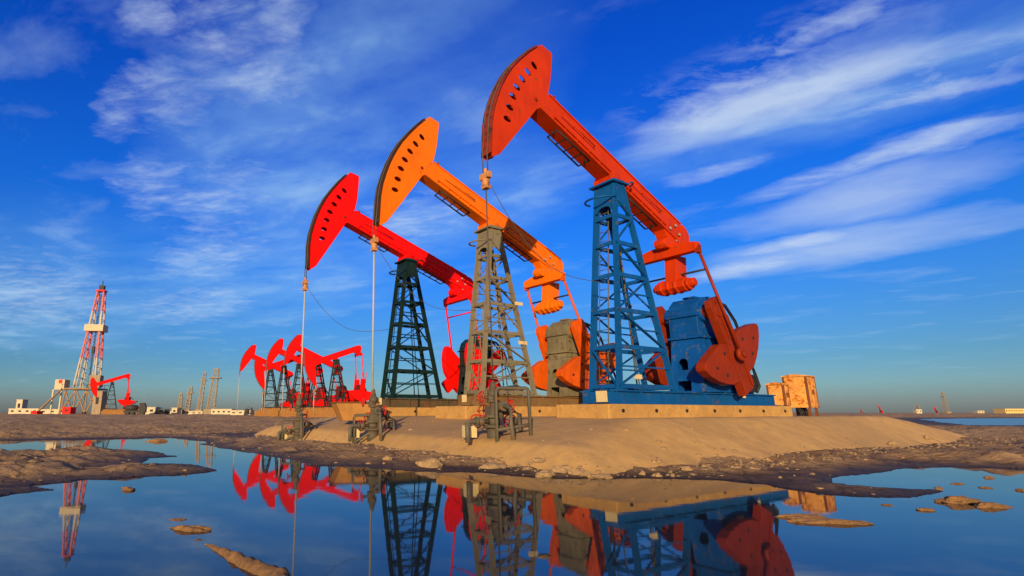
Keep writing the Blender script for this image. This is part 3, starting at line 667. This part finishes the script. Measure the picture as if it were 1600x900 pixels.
# ------------------------------------------------------------------ rocks and clods
def lump(name, p, sz, rz, mat, label, cat, group, seed, lift=.25, rough=.28):
    bm = bmesh.new(); bmesh.ops.create_icosphere(bm, subdivisions=4, radius=1)
    for v in bm.verts:
        q = v.co.copy(); n = mnoise.fractal(q * 1.1 + Vector((seed * 3.1, seed, 0)), 1, 2, 5); n2 = mnoise.noise(q * 3.0 + Vector((seed, 0, 5)))
        v.co = q * (1 + rough * n + .10 * n2)
        v.co = Vector((v.co.x * sz[0] / 2, v.co.y * sz[1] / 2, v.co.z * sz[2] / 2 + sz[2] * lift))
    me = bpy.data.meshes.new(name); bm.to_mesh(me); bm.free()
    o = bpy.data.objects.new(name, me); COL.objects.link(o); me.materials.append(mat); o.location = p; o.rotation_euler = (0, 0, rz); tag(o, label, cat, group)
    return o
GZ = lambda x, y: float(ground_z(np.array([[x, y]]))[0])
rocks = [(673, 727, 38, 11, 'flat pale slab of stone on the mud shore left of the nearest wellhead'), (690, 722, 16, 8, 'small stone behind the left flat slab on the shore'), (772, 731, 42, 8, 'long flat pale stone on the shore below the nearest wellhead'), (822, 736, 14, 6, 'small dark stone between the long flat stone and the pile'),
    (852, 742, 30, 7, 'low brown stone at the water edge, left end of the shore pile'), (880, 737, 34, 12, 'broad pale stone in the middle of the shore pile'), (905, 741, 30, 9, 'angular stone in the shore pile, right of the broad one'), (926, 735, 28, 15, 'tallest pale boulder at the right end of the shore pile'), (940, 745, 30, 5, 'thin flat stone at the water below the tallest boulder'),
    (842, 719, 18, 4, 'small white stone on the foot of the sandy bank'), (605, 718, 14, 6, 'lone pale stone on the mud under the middle wellhead'), (1073, 733, 14, 5, 'white pebble on the mud below the bank corner'), (1004, 742, 9, 6, 'small orange stone at the water right of the pile'), (1450, 683, 12, 4, 'pale stone at the right end of the bank'), (1395, 693, 14, 4, 'flat pale stone along the right bank foot')]
for k, (u, v, w_, h_, lb) in enumerate(rocks):
    q = onz(u, v + h_ * .4, .08); zz = max(GZ(q.x, q.y), bl(q) if abs((Vector(q[:2]) - T1).dot(L2)) < 6 else -1, 0); sc = q.y / FOC * 1.03
    q = onz(u, v + h_ * .4, zz); sc = q.y / FOC * 1.03
    lump('rock', (q.x, q.y, zz), (w_ * sc, w_ * sc * .6, h_ * sc * 1.7), random.uniform(-.3, .3), M['stone'], lb, 'rock', 'stones along the shore', k + 1, .2, .3)
clods = [(200, 763, 28, 7, 35, 'short dark clod in the pond below the left mud bar'), (297, 824, 58, 11, 12, 'brown oval mud clod in the pond, left of the long mud ridge'), (279, 811, 24, 4, 5, 'thin sliver of mud just above the brown oval clod'), (312, 842, 18, 3, 5, 'thin mud sliver between the oval clod and the long ridge'),
    (245, 688, 28, 5, 2, 'pale mud islet in the far left pool'), (1250, 806, 64, 8, 4, 'dark mud streak in the pond right of the red reflection'), (1295, 814, 94, 9, 8, 'long dark mud streak with orange ends, in front of the shorter streak'), (1498, 781, 46, 13, 8, 'humped brown mud clod off the spit tip'), (1550, 789, 46, 10, 10, 'brown mud clod nearest the right edge of the pond'),
    (1445, 795, 20, 6, 3, 'small round mud clod in front of the humped one'), (1385, 788, 18, 4, 3, 'small mud clod just off the spit edge'), (1497, 755, 14, 4, 0, 'tiny clod in the right pool behind the spit, upper one'), (1540, 761, 16, 4, 10, 'tiny clod in the right pool near its middle'), (1545, 745, 13, 5, 0, 'dark tiny clod standing at the back of the right pool'), (1596, 765, 10, 5, 0, 'clod cut by the right picture edge')]
for k, (u, v, w_, h_, a, lb) in enumerate(clods):
    q = onz(u, v + h_ * .35); sc = q.y / FOC * 1.04
    lump('mud_clod', (q.x, q.y, -.01), (w_ * sc, max(h_ * sc * 2.0, .12), h_ * sc * 1.15), R(-a * 1.2), M['clod'], lb, 'mud clod', 'mud clods in the pond', k + 40, .12, .42)
# long ridge in the foreground
A, B = onz(322, 851), onz(470, 922); d_ = B - A; n_ = 60; bm = bmesh.new(); rows = []
for i in range(n_ + 1):
    t = i / n_; c = A.lerp(B, t); side = Vector((-d_.y, d_.x, 0)).normalized(); w_ = (.02 + .075 * math.sin(math.pi * min(t * .62 + .02, 1)) ) * (1 + .3 * mnoise.noise((t * 9, 3, 0))); hgt = (.035 + .05 * math.sin(math.pi * min(t * .6 + .03, 1))) * (1 + .3 * mnoise.noise((t * 14, 0, 1)))
    rows.append([bm.verts.new(c + side * (w_ * x + .05 * mnoise.noise((t * 6, 7, 0))) + Vector((0, 0, hgt * (1 - x * x) * (1 + .22 * mnoise.noise((t * 25, x * 3, 2))) - .03))) for x in np.linspace(-1.25, 1.25, 15)])
for i in range(n_):
    for j in range(14): bm.faces.new((rows[i][j], rows[i][j + 1], rows[i + 1][j + 1], rows[i + 1][j])).smooth = True
bmesh.ops.recalc_face_normals(bm, faces=bm.faces); me = bpy.data.meshes.new('mud_ridge'); bm.to_mesh(me); bm.free(); me.materials.append(M['clod'])
o = bpy.data.objects.new('mud_ridge', me); COL.objects.link(o); tag(o, 'long orange brown mud ridge running to the bottom edge of the pond', 'mud ridge')

# loose gravel and crumbs of dried mud on the foot of the bank and the flats: nobody could count it
g = MB(); rs = np.random.RandomState(5); cand = []
for _ in range(3200):
    if rs.rand() < .55: s_, l_ = (rs.uniform(-18, 6.5), rs.normal(3.75, .4)) if rs.rand() < .6 else (rs.normal(5.9, .35), rs.uniform(-15, 4)); cand.append(loc(s_, l_))
    else: r_, a_ = 5 + 32 * rs.rand() ** 1.3, rs.uniform(-.75, .95); cand.append((r_ * math.sin(a_), r_ * math.cos(a_)))
gz = ground_z(np.array(cand)); rel = np.array(cand) - np.array(T1); bz = bank_h(rel @ np.array(F2), rel @ np.array(L2))
inb = ((rel @ np.array(F2)) < 8) & ((rel @ np.array(F2)) > -20) & ((rel @ np.array(L2)) < 5) & ((rel @ np.array(L2)) > -17)
hz = np.where(inb, np.maximum(gz, bz), gz)
ico = [(0, 0, 1)] + [(.9 * math.cos(k * 1.2566), .9 * math.sin(k * 1.2566), .35) for k in range(5)] + [(.8 * math.cos(k * 1.2566 + .6), .8 * math.sin(k * 1.2566 + .6), -.4) for k in range(5)]
icf = [(0, 1 + k, 1 + (k + 1) % 5) for k in range(5)] + [(1 + k, 6 + k, 1 + (k + 1) % 5) for k in range(5)] + [(1 + (k + 1) % 5, 6 + k, 6 + (k + 1) % 5) for k in range(5)]
for (x, y), z in zip(cand, hz):
    if z < .015 or z > .8: continue
    q = .012 + .05 * rs.rand() ** 3; sx, sy, sz = q * rs.uniform(.7, 1.6), q * rs.uniform(.7, 1.3), q * rs.uniform(.4, .9); c_, s__ = math.cos(rs.rand() * 6), math.sin(rs.rand() * 6)
    g.add([(x + sx * p[0] * rs.uniform(.75, 1.25), y + sy * p[1] * rs.uniform(.75, 1.25), z + sz * p[2] * rs.uniform(.8, 1.2)) for p in ico], icf)
tag(g.build('gravel', M['stone'], fixn=False), 'loose gravel and mud crumbs along the bank foot and flats', 'gravel', kind='stuff')

# ------------------------------------------------------------------ far pumps
def far_pump(tilt, shaft, crank, label, flip=False): return make_pump(dict(flip=flip, paint='far_red', tower='far_tower', base='far_orange', gear='far_gear', arc='far_red', tilt=tilt, shaft=shaft, crank=crank, hi=False, rod_z=-.2, label=label, group='row of red pumpjacks behind the three large ones', kscale=1.05))
up = far_pump(22, (-3.3, 2.6), 250, ''); dn = far_pump(-20, (-3.3, 2.2), 95, '', True)
seen = {id(up): False, id(dn): False}
spots = [(420, 84, up, 'raised red pumpjack at the left end of the small row'), (441, 80, dn, 'red pumpjack with its head lowered, second from the left in the small row'), (465, 77, up, 'raised red pumpjack in the middle of the small row, third from the left'), (495, 73, up, 'raised red pumpjack, fourth of the small row, beside the bright red pumpjack rod'), (524, 70.5, dn, 'red pumpjack with its head down and tail high, right end of the small row')]
def far_plinth(x, y, z, label, rz=RZ):
    e_ = empty('concrete_plinth', (x, y, z - .9), rz, label, 'plinth'); b = MB(); b.box((-2.4, 0, .45), (8.6, 1.7, .9)); b.build('plinth_block', M['far_orange'], e_)
ords = ['first', 'second', 'third', 'fourth', 'fifth']
for k, (u, d_, pr, lb) in enumerate(spots):
    o = pr if not seen[id(pr)] else copy_tree(pr); seen[id(pr)] = True
    q = at(u, 640, d_); o.location = (q.x, q.y, 1.35); o['label'] = lb
    far_plinth(q.x, q.y, 1.35, 'orange plinth under the %s pumpjack from the left in the small red row' % ords[k])
o = copy_tree(dn); o.scale = (1.2, 1.2, 1.2); q = at(171, 640, 150); o.location = (q.x, q.y, 1.5); o['label'] = 'lone small red pumpjack in front of the tall red and white derrick'; far_plinth(q.x, q.y, 1.5, 'plinth under the lone red pumpjack by the derrick')
for u, d_, pr, lb, rz in ((1375, 640, up, 'tiny red pumpjack on the far right horizon, left of the thin mast', RZ), (1462, 700, dn, 'tiny red pumpjack on the horizon just left of the thin lattice mast', RZ), (1345, 1100, up, 'faintest tiny pumpjack on the horizon right of the cabinet', RZ)):
    o = copy_tree(pr); q = at(u, 642, d_); o.location = (q.x, q.y, .56); o['label'] = lb; o['group'] = 'tiny pumpjacks on the right horizon'

# ------------------------------------------------------------------ drilling derrick
q = at(131, 643, 190); DZ = .55
der = empty('derrick', (q.x, q.y, DZ), R(8), 'tall red and white banded drilling derrick far off on the left', 'derrick')
def dleg(sx, sy, t): 
    z = 9 + 34 * t; hw = 3.3 + (1.05 - 3.3) * t
    return Vector((sx * hw + (z - 9) * .022, sy * hw * .8, z))
mast = MB()
for i in range(10):
    a, c = i / 10, (i + 1) / 10
    for sx in (-1, 1): mast.bar(dleg(sx, -1, a), dleg(sx, 1, c), .16); mast.bar(dleg(sx, -1, c), dleg(sx, 1, c), .16)
    mast.bar(dleg(-1, 1, a), dleg(1, 1, a), .14); mast.bar(dleg(-1 if i % 2 else 1, 1, a), dleg(1 if i % 2 else -1, 1, c), .14)
mo = mast.build('mast_bracing', M['banded'], der)
for sx in (-1, 1):
    for sy in (-1, 1):
        l = MB(); l.bar(dleg(sx, sy, 0), dleg(sx, sy, 1), .42); 
        for i in range(10): l.bar(dleg(sx, sy, i / 10) + Vector((-sx * .9 * (1 - i / 14), 0, 0)), dleg(sx, sy, (i + 1) / 10), .16)
        l.bar(dleg(sx, sy, 0) + Vector((-sx * .9, 0, 0)), dleg(sx, sy, .95), .22); l.build('mast_leg', M['banded'], mo)
m = MB(); m.box((.75, 0, 43.2), (3.0, 2.6, .5)); m.build('crown_block', M['far_red'], der); m = MB(); m.box((.8, 0, 44.4), (1.6, 1.4, 1.6)); m.tube((.8, 0, 45), (.8, 0, 47), .15); m.build('crown_sheave', M['far_dark'], der)
m = MB(); m.box((.55, 0, 29.6), (6.2, 4.6, 2.3)); m.build('monkey_board', M['far_white'], der)
m = MB(); m.tube((.5, 0, 42), (.3, 0, 9), .09); m.tube((.9, 0, 42), (.5, 0, 9), .09); m.box((.5, 0, 22), (.9, .9, 2.4)); m.build('travelling_block', M['far_dark'], der)
m = MB()
for x in (-5, -1.7, 1.7, 5):
    for y in (-4, 4): m.bar((x * 1.15, y, 0), (x, y, 8), .35)
for x0, x1 in ((-5, -1.7), (-1.7, 1.7), (1.7, 5)): m.bar((x0 * 1.25, -4, 0), (x1, -4, 8), .35); m.bar((x1 * 1.25, -4, 0), (x0, -4, 8), .35)
m.box((0, 0, 8.4), (10.5, 9.5, .5)); sub = m.build('substructure', M['derrick_base'], der)
m = MB()
for y in (-4.7, 4.7):
    m.bar((-6.2, y, 9.9), (6.2, y, 9.9), .12)
    for x in range(-6, 7, 2): m.bar((x, y, 8.7), (x, y, 9.9), .1)
m.build('railing', M['far_dark'], sub)
m = MB(); m.box((-7.6, -1, 9.8), (3.0, 4, 3.4)); m.bar((-9.5, -2.5, 0), (-9.5, -2.5, 8.2), .4); m.bar((-6.9, -2.5, 0), (-6.9, -2.5, 8.2), .4); m.build('dog_house', M['far_white'], der); 
m = MB(); m.box((-7.4, -3.03, 10.8), (1.1, .06, 1.2)); m.build('window', M['far_red'], der)
m = MB(); m.prism([(-6.2, 8.0), (-6.2, 8.6), (-13, .8), (-13, .2)], lambda a, c, t: Vector((a, t, c)), -4.4, -3.6); m.build('ramp', M['derrick_base'], der)
m = MB(); m.box((3.5, -2, 11), (3.5, 3, 4)); m.build('drawworks', M['far_khaki'], der)
def hut(u, v0, v1, d_, w_px, label, mat='far_white', roof='flat', name='container_hut', cat='hut', group='pale huts along the left horizon', win=2, dep=3.0):
    zb_ = .45; p = at(u, v1, d_); sc = d_ / FOC * 1.02; W = w_px * sc; Hh = max(.6, at(u, v0, d_).z - zb_)
    e_ = empty(name, (p.x, p.y, zb_), 0, label, cat, group); b = MB(); b.box((0, 0, Hh / 2 - .2), (W, dep, Hh + .4)); wo = b.build('wall', M[mat], e_)
    r = MB()
    if roof == 'flat': r.box((0, 0, Hh + .08), (W + .25, dep + .25, .16))
    else: r.prism([(-dep / 2 - .2, Hh + .01), (dep / 2 + .2, Hh + .01), (0, Hh + .9)], lambda a, c, t: Vector((t, a, c)), -W / 2 - .2, W / 2 + .2)
    r.build('roof', M[mat], e_)
    for k in range(win): m = MB(); x = (k + .5) / win * W - W / 2; m.box((x, -dep / 2 - .03, Hh * .6), (min(1.0, W / win * .4), .06, Hh * .3)); m.build('window', M['window'], e_)
    return e_
hut(40, 639, 649, 200, 44, 'long low pale hut at the far left with a small cabin above it', win=4); hut(33, 625, 640, 207, 9, 'small pale cabin standing above the long low hut at the far left', group='pale huts along the left horizon', win=1)
hut(85, 640, 650, 195, 40, 'low pale hut left of the derrick foot', win=3); hut(107, 637, 649, 178, 12, 'bright red tank cabin at the derrick foot', mat='far_red', win=1); hut(57, 643, 649, 176, 9, 'small red box left of the derrick', mat='far_red', win=1)
hut(154, 612, 640, 182, 13, 'pale tall cabin right beside the derrick, behind the lone pumpjack', mat='far_khaki', win=1); hut(234, 637, 650, 150, 22, 'square pale hut right of the lone red pumpjack', win=2); hut(262, 643, 650, 170, 30, 'low grey pale hut left of the masts', win=3)
hut(305, 643, 651, 165, 26, 'low pale hut between the two mast pairs', win=3); hut(348, 640, 651, 150, 30, 'bright long pale hut right of the tall mast pair', win=4); hut(378, 642, 652, 130, 30, 'pale hut left of the small red pumpjack row', win=3); hut(275, 638, 650, 160, 8, 'narrow pale cabin under the short masts', win=1)
# lattice masts
def mast_(u, vt, d_, w0, lean, label, grp='slender masts on the left horizon'):
    zb_ = .4; p = at(u, 648, d_); H = at(u, vt, d_).z - zb_; e_ = empty('lattice_mast', (p.x, p.y, zb_), R(10), label, 'mast', grp)
    m = MB(); n = 9
    def c(i, sx, sy): t = i / n; w_ = w0 * (1 - .45 * t) / 2; return Vector((sx * w_ + lean * H * t, sy * w_, H * t))
    for i in range(n):
        for a, b in (((-1, -1), (1, -1)), ((1, -1), (1, 1)), ((1, 1), (-1, 1)), ((-1, 1), (-1, -1))):
            m.bar(c(i, *a), c(i + 1, *b), .12); m.bar(c(i, *a), c(i, *b), .1)
    br_ = m.build('bracing', M['far_khaki'], e_)
    for a in ((-1, -1), (1, -1), (1, 1), (-1, 1)): l = MB(); l.bar(c(0, *a), c(n, *a), .2); l.build('mast_leg', M['far_khaki'], br_)
    m = MB(); m.box((lean * H * .82, 0, H * .82), (w0 * 1.5, w0 * 1.3, .25)); m.build('platform', M['far_khaki'], e_)
    m = MB(); m.box((lean * H, 0, H + .2), (w0 * .5, w0 * .5, .5)); m.build('crown', M['far_khaki'], e_)
    m = MB(); m.box((0, 0, .8), (w0 * 1.5, w0 * 1.4, 1.6)); m.build('base_unit', M['far_khaki'], e_)
mast_(280, 616, 170, 1.1, .0, 'shortest lattice mast, left of the four on the left horizon'); mast_(291, 606, 172, 1.3, .09, 'leaning short lattice mast, second of the four'); mast_(310, 583, 165, 1.2, .07, 'tall thin lattice mast, third of the four'); mast_(328, 578, 162, 2.2, .07, 'broadest and tallest lattice mast, right one of the four')
mast_(1480, 614, 500, 3.0, 0, 'thin pale lattice mast far off on the right horizon', None); mast_(1437, 633, 520, 2.0, 0, 'short far mast left of the thin one on the right horizon', None)
hut(1578, 639, 645, 400, 30, 'long yellow building on the far right horizon', mat='far_yellow', win=8, group=None, name='yellow_building', cat='building', dep=8); hut(1530, 642, 645, 420, 10, 'faint tiny hut left of the yellow building', group=None); hut(1434, 640, 645, 430, 8, 'tiny white hut on the right horizon below the short mast', group=None)
# dark machines
def machine(u, v, d_, w_, h_, label):
    p = at(u, v, d_); e_ = empty('pump_truck', (p.x, p.y, .45), R(15), label, 'machine', 'dark machines on the flats')
    b = MB(); b.box((0, 0, h_ * .3), (w_, w_ * .4, h_ * .18)); b.build('chassis', M['far_dark'], e_); b = MB(); b.prism([(w_ * .2, h_ * .39), (w_ * .5, h_ * .39), (w_ * .5, h_ * .65), (w_ * .42, h_), (w_ * .2, h_)], lambda a, c, t: Vector((a, t, c)), -.19 * w_, .19 * w_); b.build('cab', M['far_dark'], e_)
    b = MB(); b.tube((-w_ * .45, 0, h_ * .6), (w_ * .1, 0, h_ * .6), h_ * .22, n=12); b.bar((-w_ * .4, 0, h_ * .6), (w_ * .05, 0, h_ * 1.15), .06 * w_); b.build('tank', M['far_dark'], e_)
    for x in (-.35, -.1, .35):
        for y in (-1, 1): t = MB(); t.tube((w_ * x, y * .17 * w_, h_ * .165), (w_ * x, y * .22 * w_, h_ * .165), h_ * .165, n=14); t.build('wheel', M['far_dark'], e_)
machine(211, 645, 140, 5.0, 3.0, 'dark pump truck standing right of the lone red pumpjack'); machine(388, 648, 100, 1.6, 1.5, 'grey small machine on the flats left of the red row'); machine(252, 648, 150, 4, 1.6, 'low dark truck by the square pale hut')

# ------------------------------------------------------------------ light and sky
SUN_EL = R(12.0); SUN_AZ = math.atan2(-.235, -.972)      # compass direction of the sun, from +Y towards +X
tos = Vector((math.sin(SUN_AZ) * math.cos(SUN_EL), math.cos(SUN_AZ) * math.cos(SUN_EL), math.sin(SUN_EL)))
sd = bpy.data.lights.new('sun', 'SUN'); sd.energy = 5.0; sd.angle = R(.5); sd.color = (1.0, .74, .42)
so = bpy.data.objects.new('sun', sd); COL.objects.link(so); so.rotation_euler = (-tos).to_track_quat('-Z', 'Y').to_euler(); so.location = (-20, -60, 40)
wd = bpy.data.worlds.new('World'); scene.world = wd; wd.use_nodes = True; nt = wd.node_tree; nt.nodes.clear()
out = nt.nodes.new('ShaderNodeOutputWorld'); bg = nt.nodes.new('ShaderNodeBackground'); nt.links.new(bg.outputs[0], out.inputs[0]); bg.inputs[1].default_value = .12
sky = nt.nodes.new('ShaderNodeTexSky'); sky.sky_type = 'NISHITA'; sky.sun_disc = False; sky.sun_elevation = SUN_EL; sky.sun_rotation = SUN_AZ; sky.altitude = 0; sky.air_density = 1.0; sky.dust_density = .6; sky.ozone_density = 3.0
tc = nt.nodes.new('ShaderNodeTexCoord'); sp = nt.nodes.new('ShaderNodeSeparateXYZ'); nt.links.new(tc.outputs['Generated'], sp.inputs[0])
elev = sp.outputs[2]
tint = ramp(nt, elev, [(p, tuple(.5 * q for q in c)) for p, c in ((0.0, (.40, .455, .64)), (.016, (.395, .485, .69)), (.042, (.385, .575, .80)), (.08, (.295, .535, .80)), (.145, (.227, .552, .99)), (.25, (.125, .575, 1.32)), (.37, (.064, .55, 1.55)), (.58, (.030, .42, 1.62)))])
sunw = nt.nodes.new('ShaderNodeVectorMath'); sunw.operation = 'DOT_PRODUCT'; nt.links.new(tc.outputs['Generated'], sunw.inputs[0]); sunw.inputs[1].default_value = (math.sin(SUN_AZ), math.cos(SUN_AZ), 0)
tint = mix(nt, ramp(nt, sunw.outputs['Value'], [(.0, 0), (.7, 1)]), tint, (.42, .40, .40))     # the air is paler towards the low sun
tw2 = nt.nodes.new('ShaderNodeVectorMath'); tw2.operation = 'SCALE'; nt.links.new(tint, tw2.inputs[0]); tw2.inputs['Scale'].default_value = 2.0
skyc = mix(nt, 1.0, sky.outputs[0], tw2.outputs[0], 'MULTIPLY')
def math_(op, a, b=None, c=None):
    n = nt.nodes.new('ShaderNodeMath'); n.operation = op
    for i, s_ in enumerate((a, b, c)):
        if s_ is None: continue
        if hasattr(s_, 'links'): nt.links.new(s_, n.inputs[i])
        else: n.inputs[i].default_value = s_
    return n.outputs[0]
zz = math_('MAXIMUM', elev, .03); den = math_('ADD', zz, .06)
cx = math_('DIVIDE', sp.outputs[0], den); cy = math_('DIVIDE', sp.outputs[1], den)
cv = nt.nodes.new('ShaderNodeCombineXYZ'); nt.links.new(cx, cv.inputs[0]); nt.links.new(cy, cv.inputs[1])
wn = N(nt, 'ShaderNodeTexNoise', Scale=1.7, Detail=5, Roughness=.6); nt.links.new(cv.outputs[0], wn.inputs['Vector'])
ws = nt.nodes.new('ShaderNodeVectorMath'); ws.operation = 'MULTIPLY_ADD'; nt.links.new(wn.outputs['Color'], ws.inputs[0]); ws.inputs[1].default_value = (.34, .34, 0); ws.inputs[2].default_value = (-.17, -.17, 0)
wv = nt.nodes.new('ShaderNodeVectorMath'); wv.operation = 'ADD'; nt.links.new(cv.outputs[0], wv.inputs[0]); nt.links.new(ws.outputs[0], wv.inputs[1])
def cnoise(rot, scale, sc, detail, rough, dist=0, off=(0, 0, 0)):
    mp = nt.nodes.new('ShaderNodeMapping'); mp.vector_type = 'TEXTURE'; nt.links.new(cv.outputs[0], mp.inputs[0]); mp.inputs['Rotation'].default_value = (0, 0, rot); mp.inputs['Scale'].default_value = (scale[0], scale[1], 1); mp.inputs['Location'].default_value = off
    n = N(nt, 'ShaderNodeTexNoise', Scale=sc, Detail=detail, Roughness=rough, Distortion=dist); nt.links.new(mp.outputs[0], n.inputs['Vector']); return n.outputs[0]
def blob(u, v, ru, rv, rot=0):            # soft patch of sky around one direction, in the cloud plane
    q = ray(u, v).normalized(); c = (q.x / (max(q.z, .03) + .06), q.y / (max(q.z, .03) + .06))
    mp = nt.nodes.new('ShaderNodeMapping'); mp.vector_type = 'TEXTURE'; nt.links.new(wv.outputs[0], mp.inputs[0]); mp.inputs['Location'].default_value = (*c, 0); mp.inputs['Rotation'].default_value = (0, 0, rot); mp.inputs['Scale'].default_value = (ru, rv, 1)
    ln = nt.nodes.new('ShaderNodeVectorMath'); ln.operation = 'LENGTH'; nt.links.new(mp.outputs[0], ln.inputs[0])
    return ramp(nt, ln.outputs['Value'], [(0, 1), (.55, .6), (1.0, 0)])
def band(u0, v0, u1, v1, w_):             # a long soft band of sky between two directions
    pc = []
    for u, v in ((u0, v0), (u1, v1)):
        q = ray(u, v).normalized(); pc.append(Vector((q.x / (max(q.z, .03) + .06), q.y / (max(q.z, .03) + .06))))
    d = pc[1] - pc[0]; c = (pc[0] + pc[1]) / 2
    mp = nt.nodes.new('ShaderNodeMapping'); mp.vector_type = 'TEXTURE'; nt.links.new(wv.outputs[0], mp.inputs[0]); mp.inputs['Location'].default_value = (c.x, c.y, 0); mp.inputs['Rotation'].default_value = (0, 0, math.atan2(d.y, d.x)); mp.inputs['Scale'].default_value = (d.length * .58, w_, 1)
    ln = nt.nodes.new('ShaderNodeVectorMath'); ln.operation = 'LENGTH'; nt.links.new(mp.outputs[0], ln.inputs[0])
    return ramp(nt, ln.outputs['Value'], [(0, 1), (.5, .72), (1.0, 0)])
def addm(*xs):
    r = xs[0]
    for x in xs[1:]: r = math_('MAXIMUM', r, x)
    return r
ST_ = math.atan2(1, -.75)                 # streak direction
left = addm(blob(230, 25, .16, .09, ST_), blob(290, 150, .38, .17, ST_), blob(200, 185, .26, .12, ST_), blob(330, 70, .28, .14, ST_), blob(440, 10, .24, .10, ST_), blob(400, 120, .26, .14, ST_), blob(250, 300, .4, .2, ST_), blob(340, 310, .5, .24, ST_), blob(320, 400, .7, .34, ST_), blob(300, 480, 1.0, .5, ST_), blob(50, 470, 1.6, .6, ST_), blob(640, 340, .5, .3, ST_))
veil = addm(blob(420, 180, .7, .34, ST_), blob(480, 280, 1.2, .6, ST_), blob(560, 65, .6, .2, ST_), blob(640, 30, .5, .18, ST_), blob(400, 440, 2.0, 1.0, ST_), blob(660, 350, 1.0, .6, ST_), blob(60, 490, 2.4, 1.1, ST_), blob(1330, 150, .9, .28, ST_))
right = addm(band(1040, 215, 1640, 30, .10), band(1300, 175, 1640, 100, .045), band(1110, 330, 1640, 150, .11), band(1035, 290, 1210, 240, .07))
patch = addm(band(1120, 370, 1640, 240, .34), band(1080, 430, 1640, 330, .40), blob(1180, 170, .45, .2, ST_))
puff = addm(blob(1255, 378, .32, .16, ST_), blob(1135, 425, .5, .2, ST_), blob(1490, 210, .3, .14, ST_), blob(1290, 55, .14, .08, ST_))
rfleck = addm(blob(1180, 120, .5, .22, ST_), blob(1300, 70, .4, .14, ST_), blob(1450, 120, .4, .16, ST_))
n_fine = cnoise(ST_ + .6, (2.2, 1.0), 15.0, 8, .65, .3, (5, 1, 0)); n_fleck = cnoise(ST_ + .9, (1.5, 1.0), 8.0, 10, .66, .35); n_big = cnoise(ST_, (1.3, 1.0), 2.6, 5, .55, .2, (2, 1, 0)); n_str = cnoise(ST_ - .05, (2.4, .9), 3.2, 10, .64, .4, (1, 3, 0)); n_soft = cnoise(ST_ + .4, (1.6, 1.0), 3.0, 6, .58, .3, (4, 2, 0))
fl = math_('MULTIPLY', ramp(nt, n_fleck, [(.45, 0), (.66, 1)]), ramp(nt, n_big, [(.36, .3), (.6, 1)]))
sr = math_('MULTIPLY', ramp(nt, n_str, [(.36, .0), (.74, 1)]), ramp(nt, n_soft, [(.36, .15), (.60, 1)]))
def eroded(mask, nz, k, lo, hi): return ramp(nt, math_('MULTIPLY_ADD', math_('SUBTRACT', nz, .5), k, mask), [(lo, 0), (min(hi, 1), 1)])
a1 = math_('MULTIPLY', math_('ADD', math_('MULTIPLY', math_('MULTIPLY', eroded(left, n_fleck, 2.2, .35, 1.0), ramp(nt, n_fine, [(.36, .15), (.64, 1)])), .42), math_('MULTIPLY', fl, math_('MULTIPLY', rfleck, .5))), .95)
a1b = math_('MULTIPLY', math_('MULTIPLY', ramp(nt, n_soft, [(.32, .15), (.70, 1)]), veil), .58)
a2 = math_('ADD', math_('MULTIPLY', math_('MULTIPLY', eroded(right, n_str, 1.2, .12, 1.0), ramp(nt, n_fine, [(.32, .4), (.66, 1)])), .46), math_('ADD', math_('MULTIPLY', eroded(patch, n_soft, 1.2, .05, 1.0), .50), math_('MULTIPLY', eroded(puff, n_fleck, 1.2, .3, 1.0), .38)))
a3 = math_('MULTIPLY', ramp(nt, n_soft, [(.56, 0), (.85, 1)]), .14)
lowfade = ramp(nt, elev, [(.01, 0), (.09, 1)])
al = math_('MULTIPLY', math_('MINIMUM', math_('ADD', a1, a2), .72), lowfade)
av = math_('MULTIPLY', math_('MINIMUM', math_('ADD', a1b, a3), .6), lowfade)
cl = mix(nt, al, mix(nt, av, skyc, (2.3, 4.3, 6.6)), (4.6, 5.5, 6.6))
nt.links.new(cl, bg.inputs[0])
vs = scene.view_settings; vs.view_transform = 'Standard'; vs.look = 'None'; vs.exposure = .15; vs.gamma = 1; vs.use_curve_mapping = False
scene.render.engine = 'CYCLES'; scene.cycles.max_bounces = 6; scene.cycles.use_denoising = True
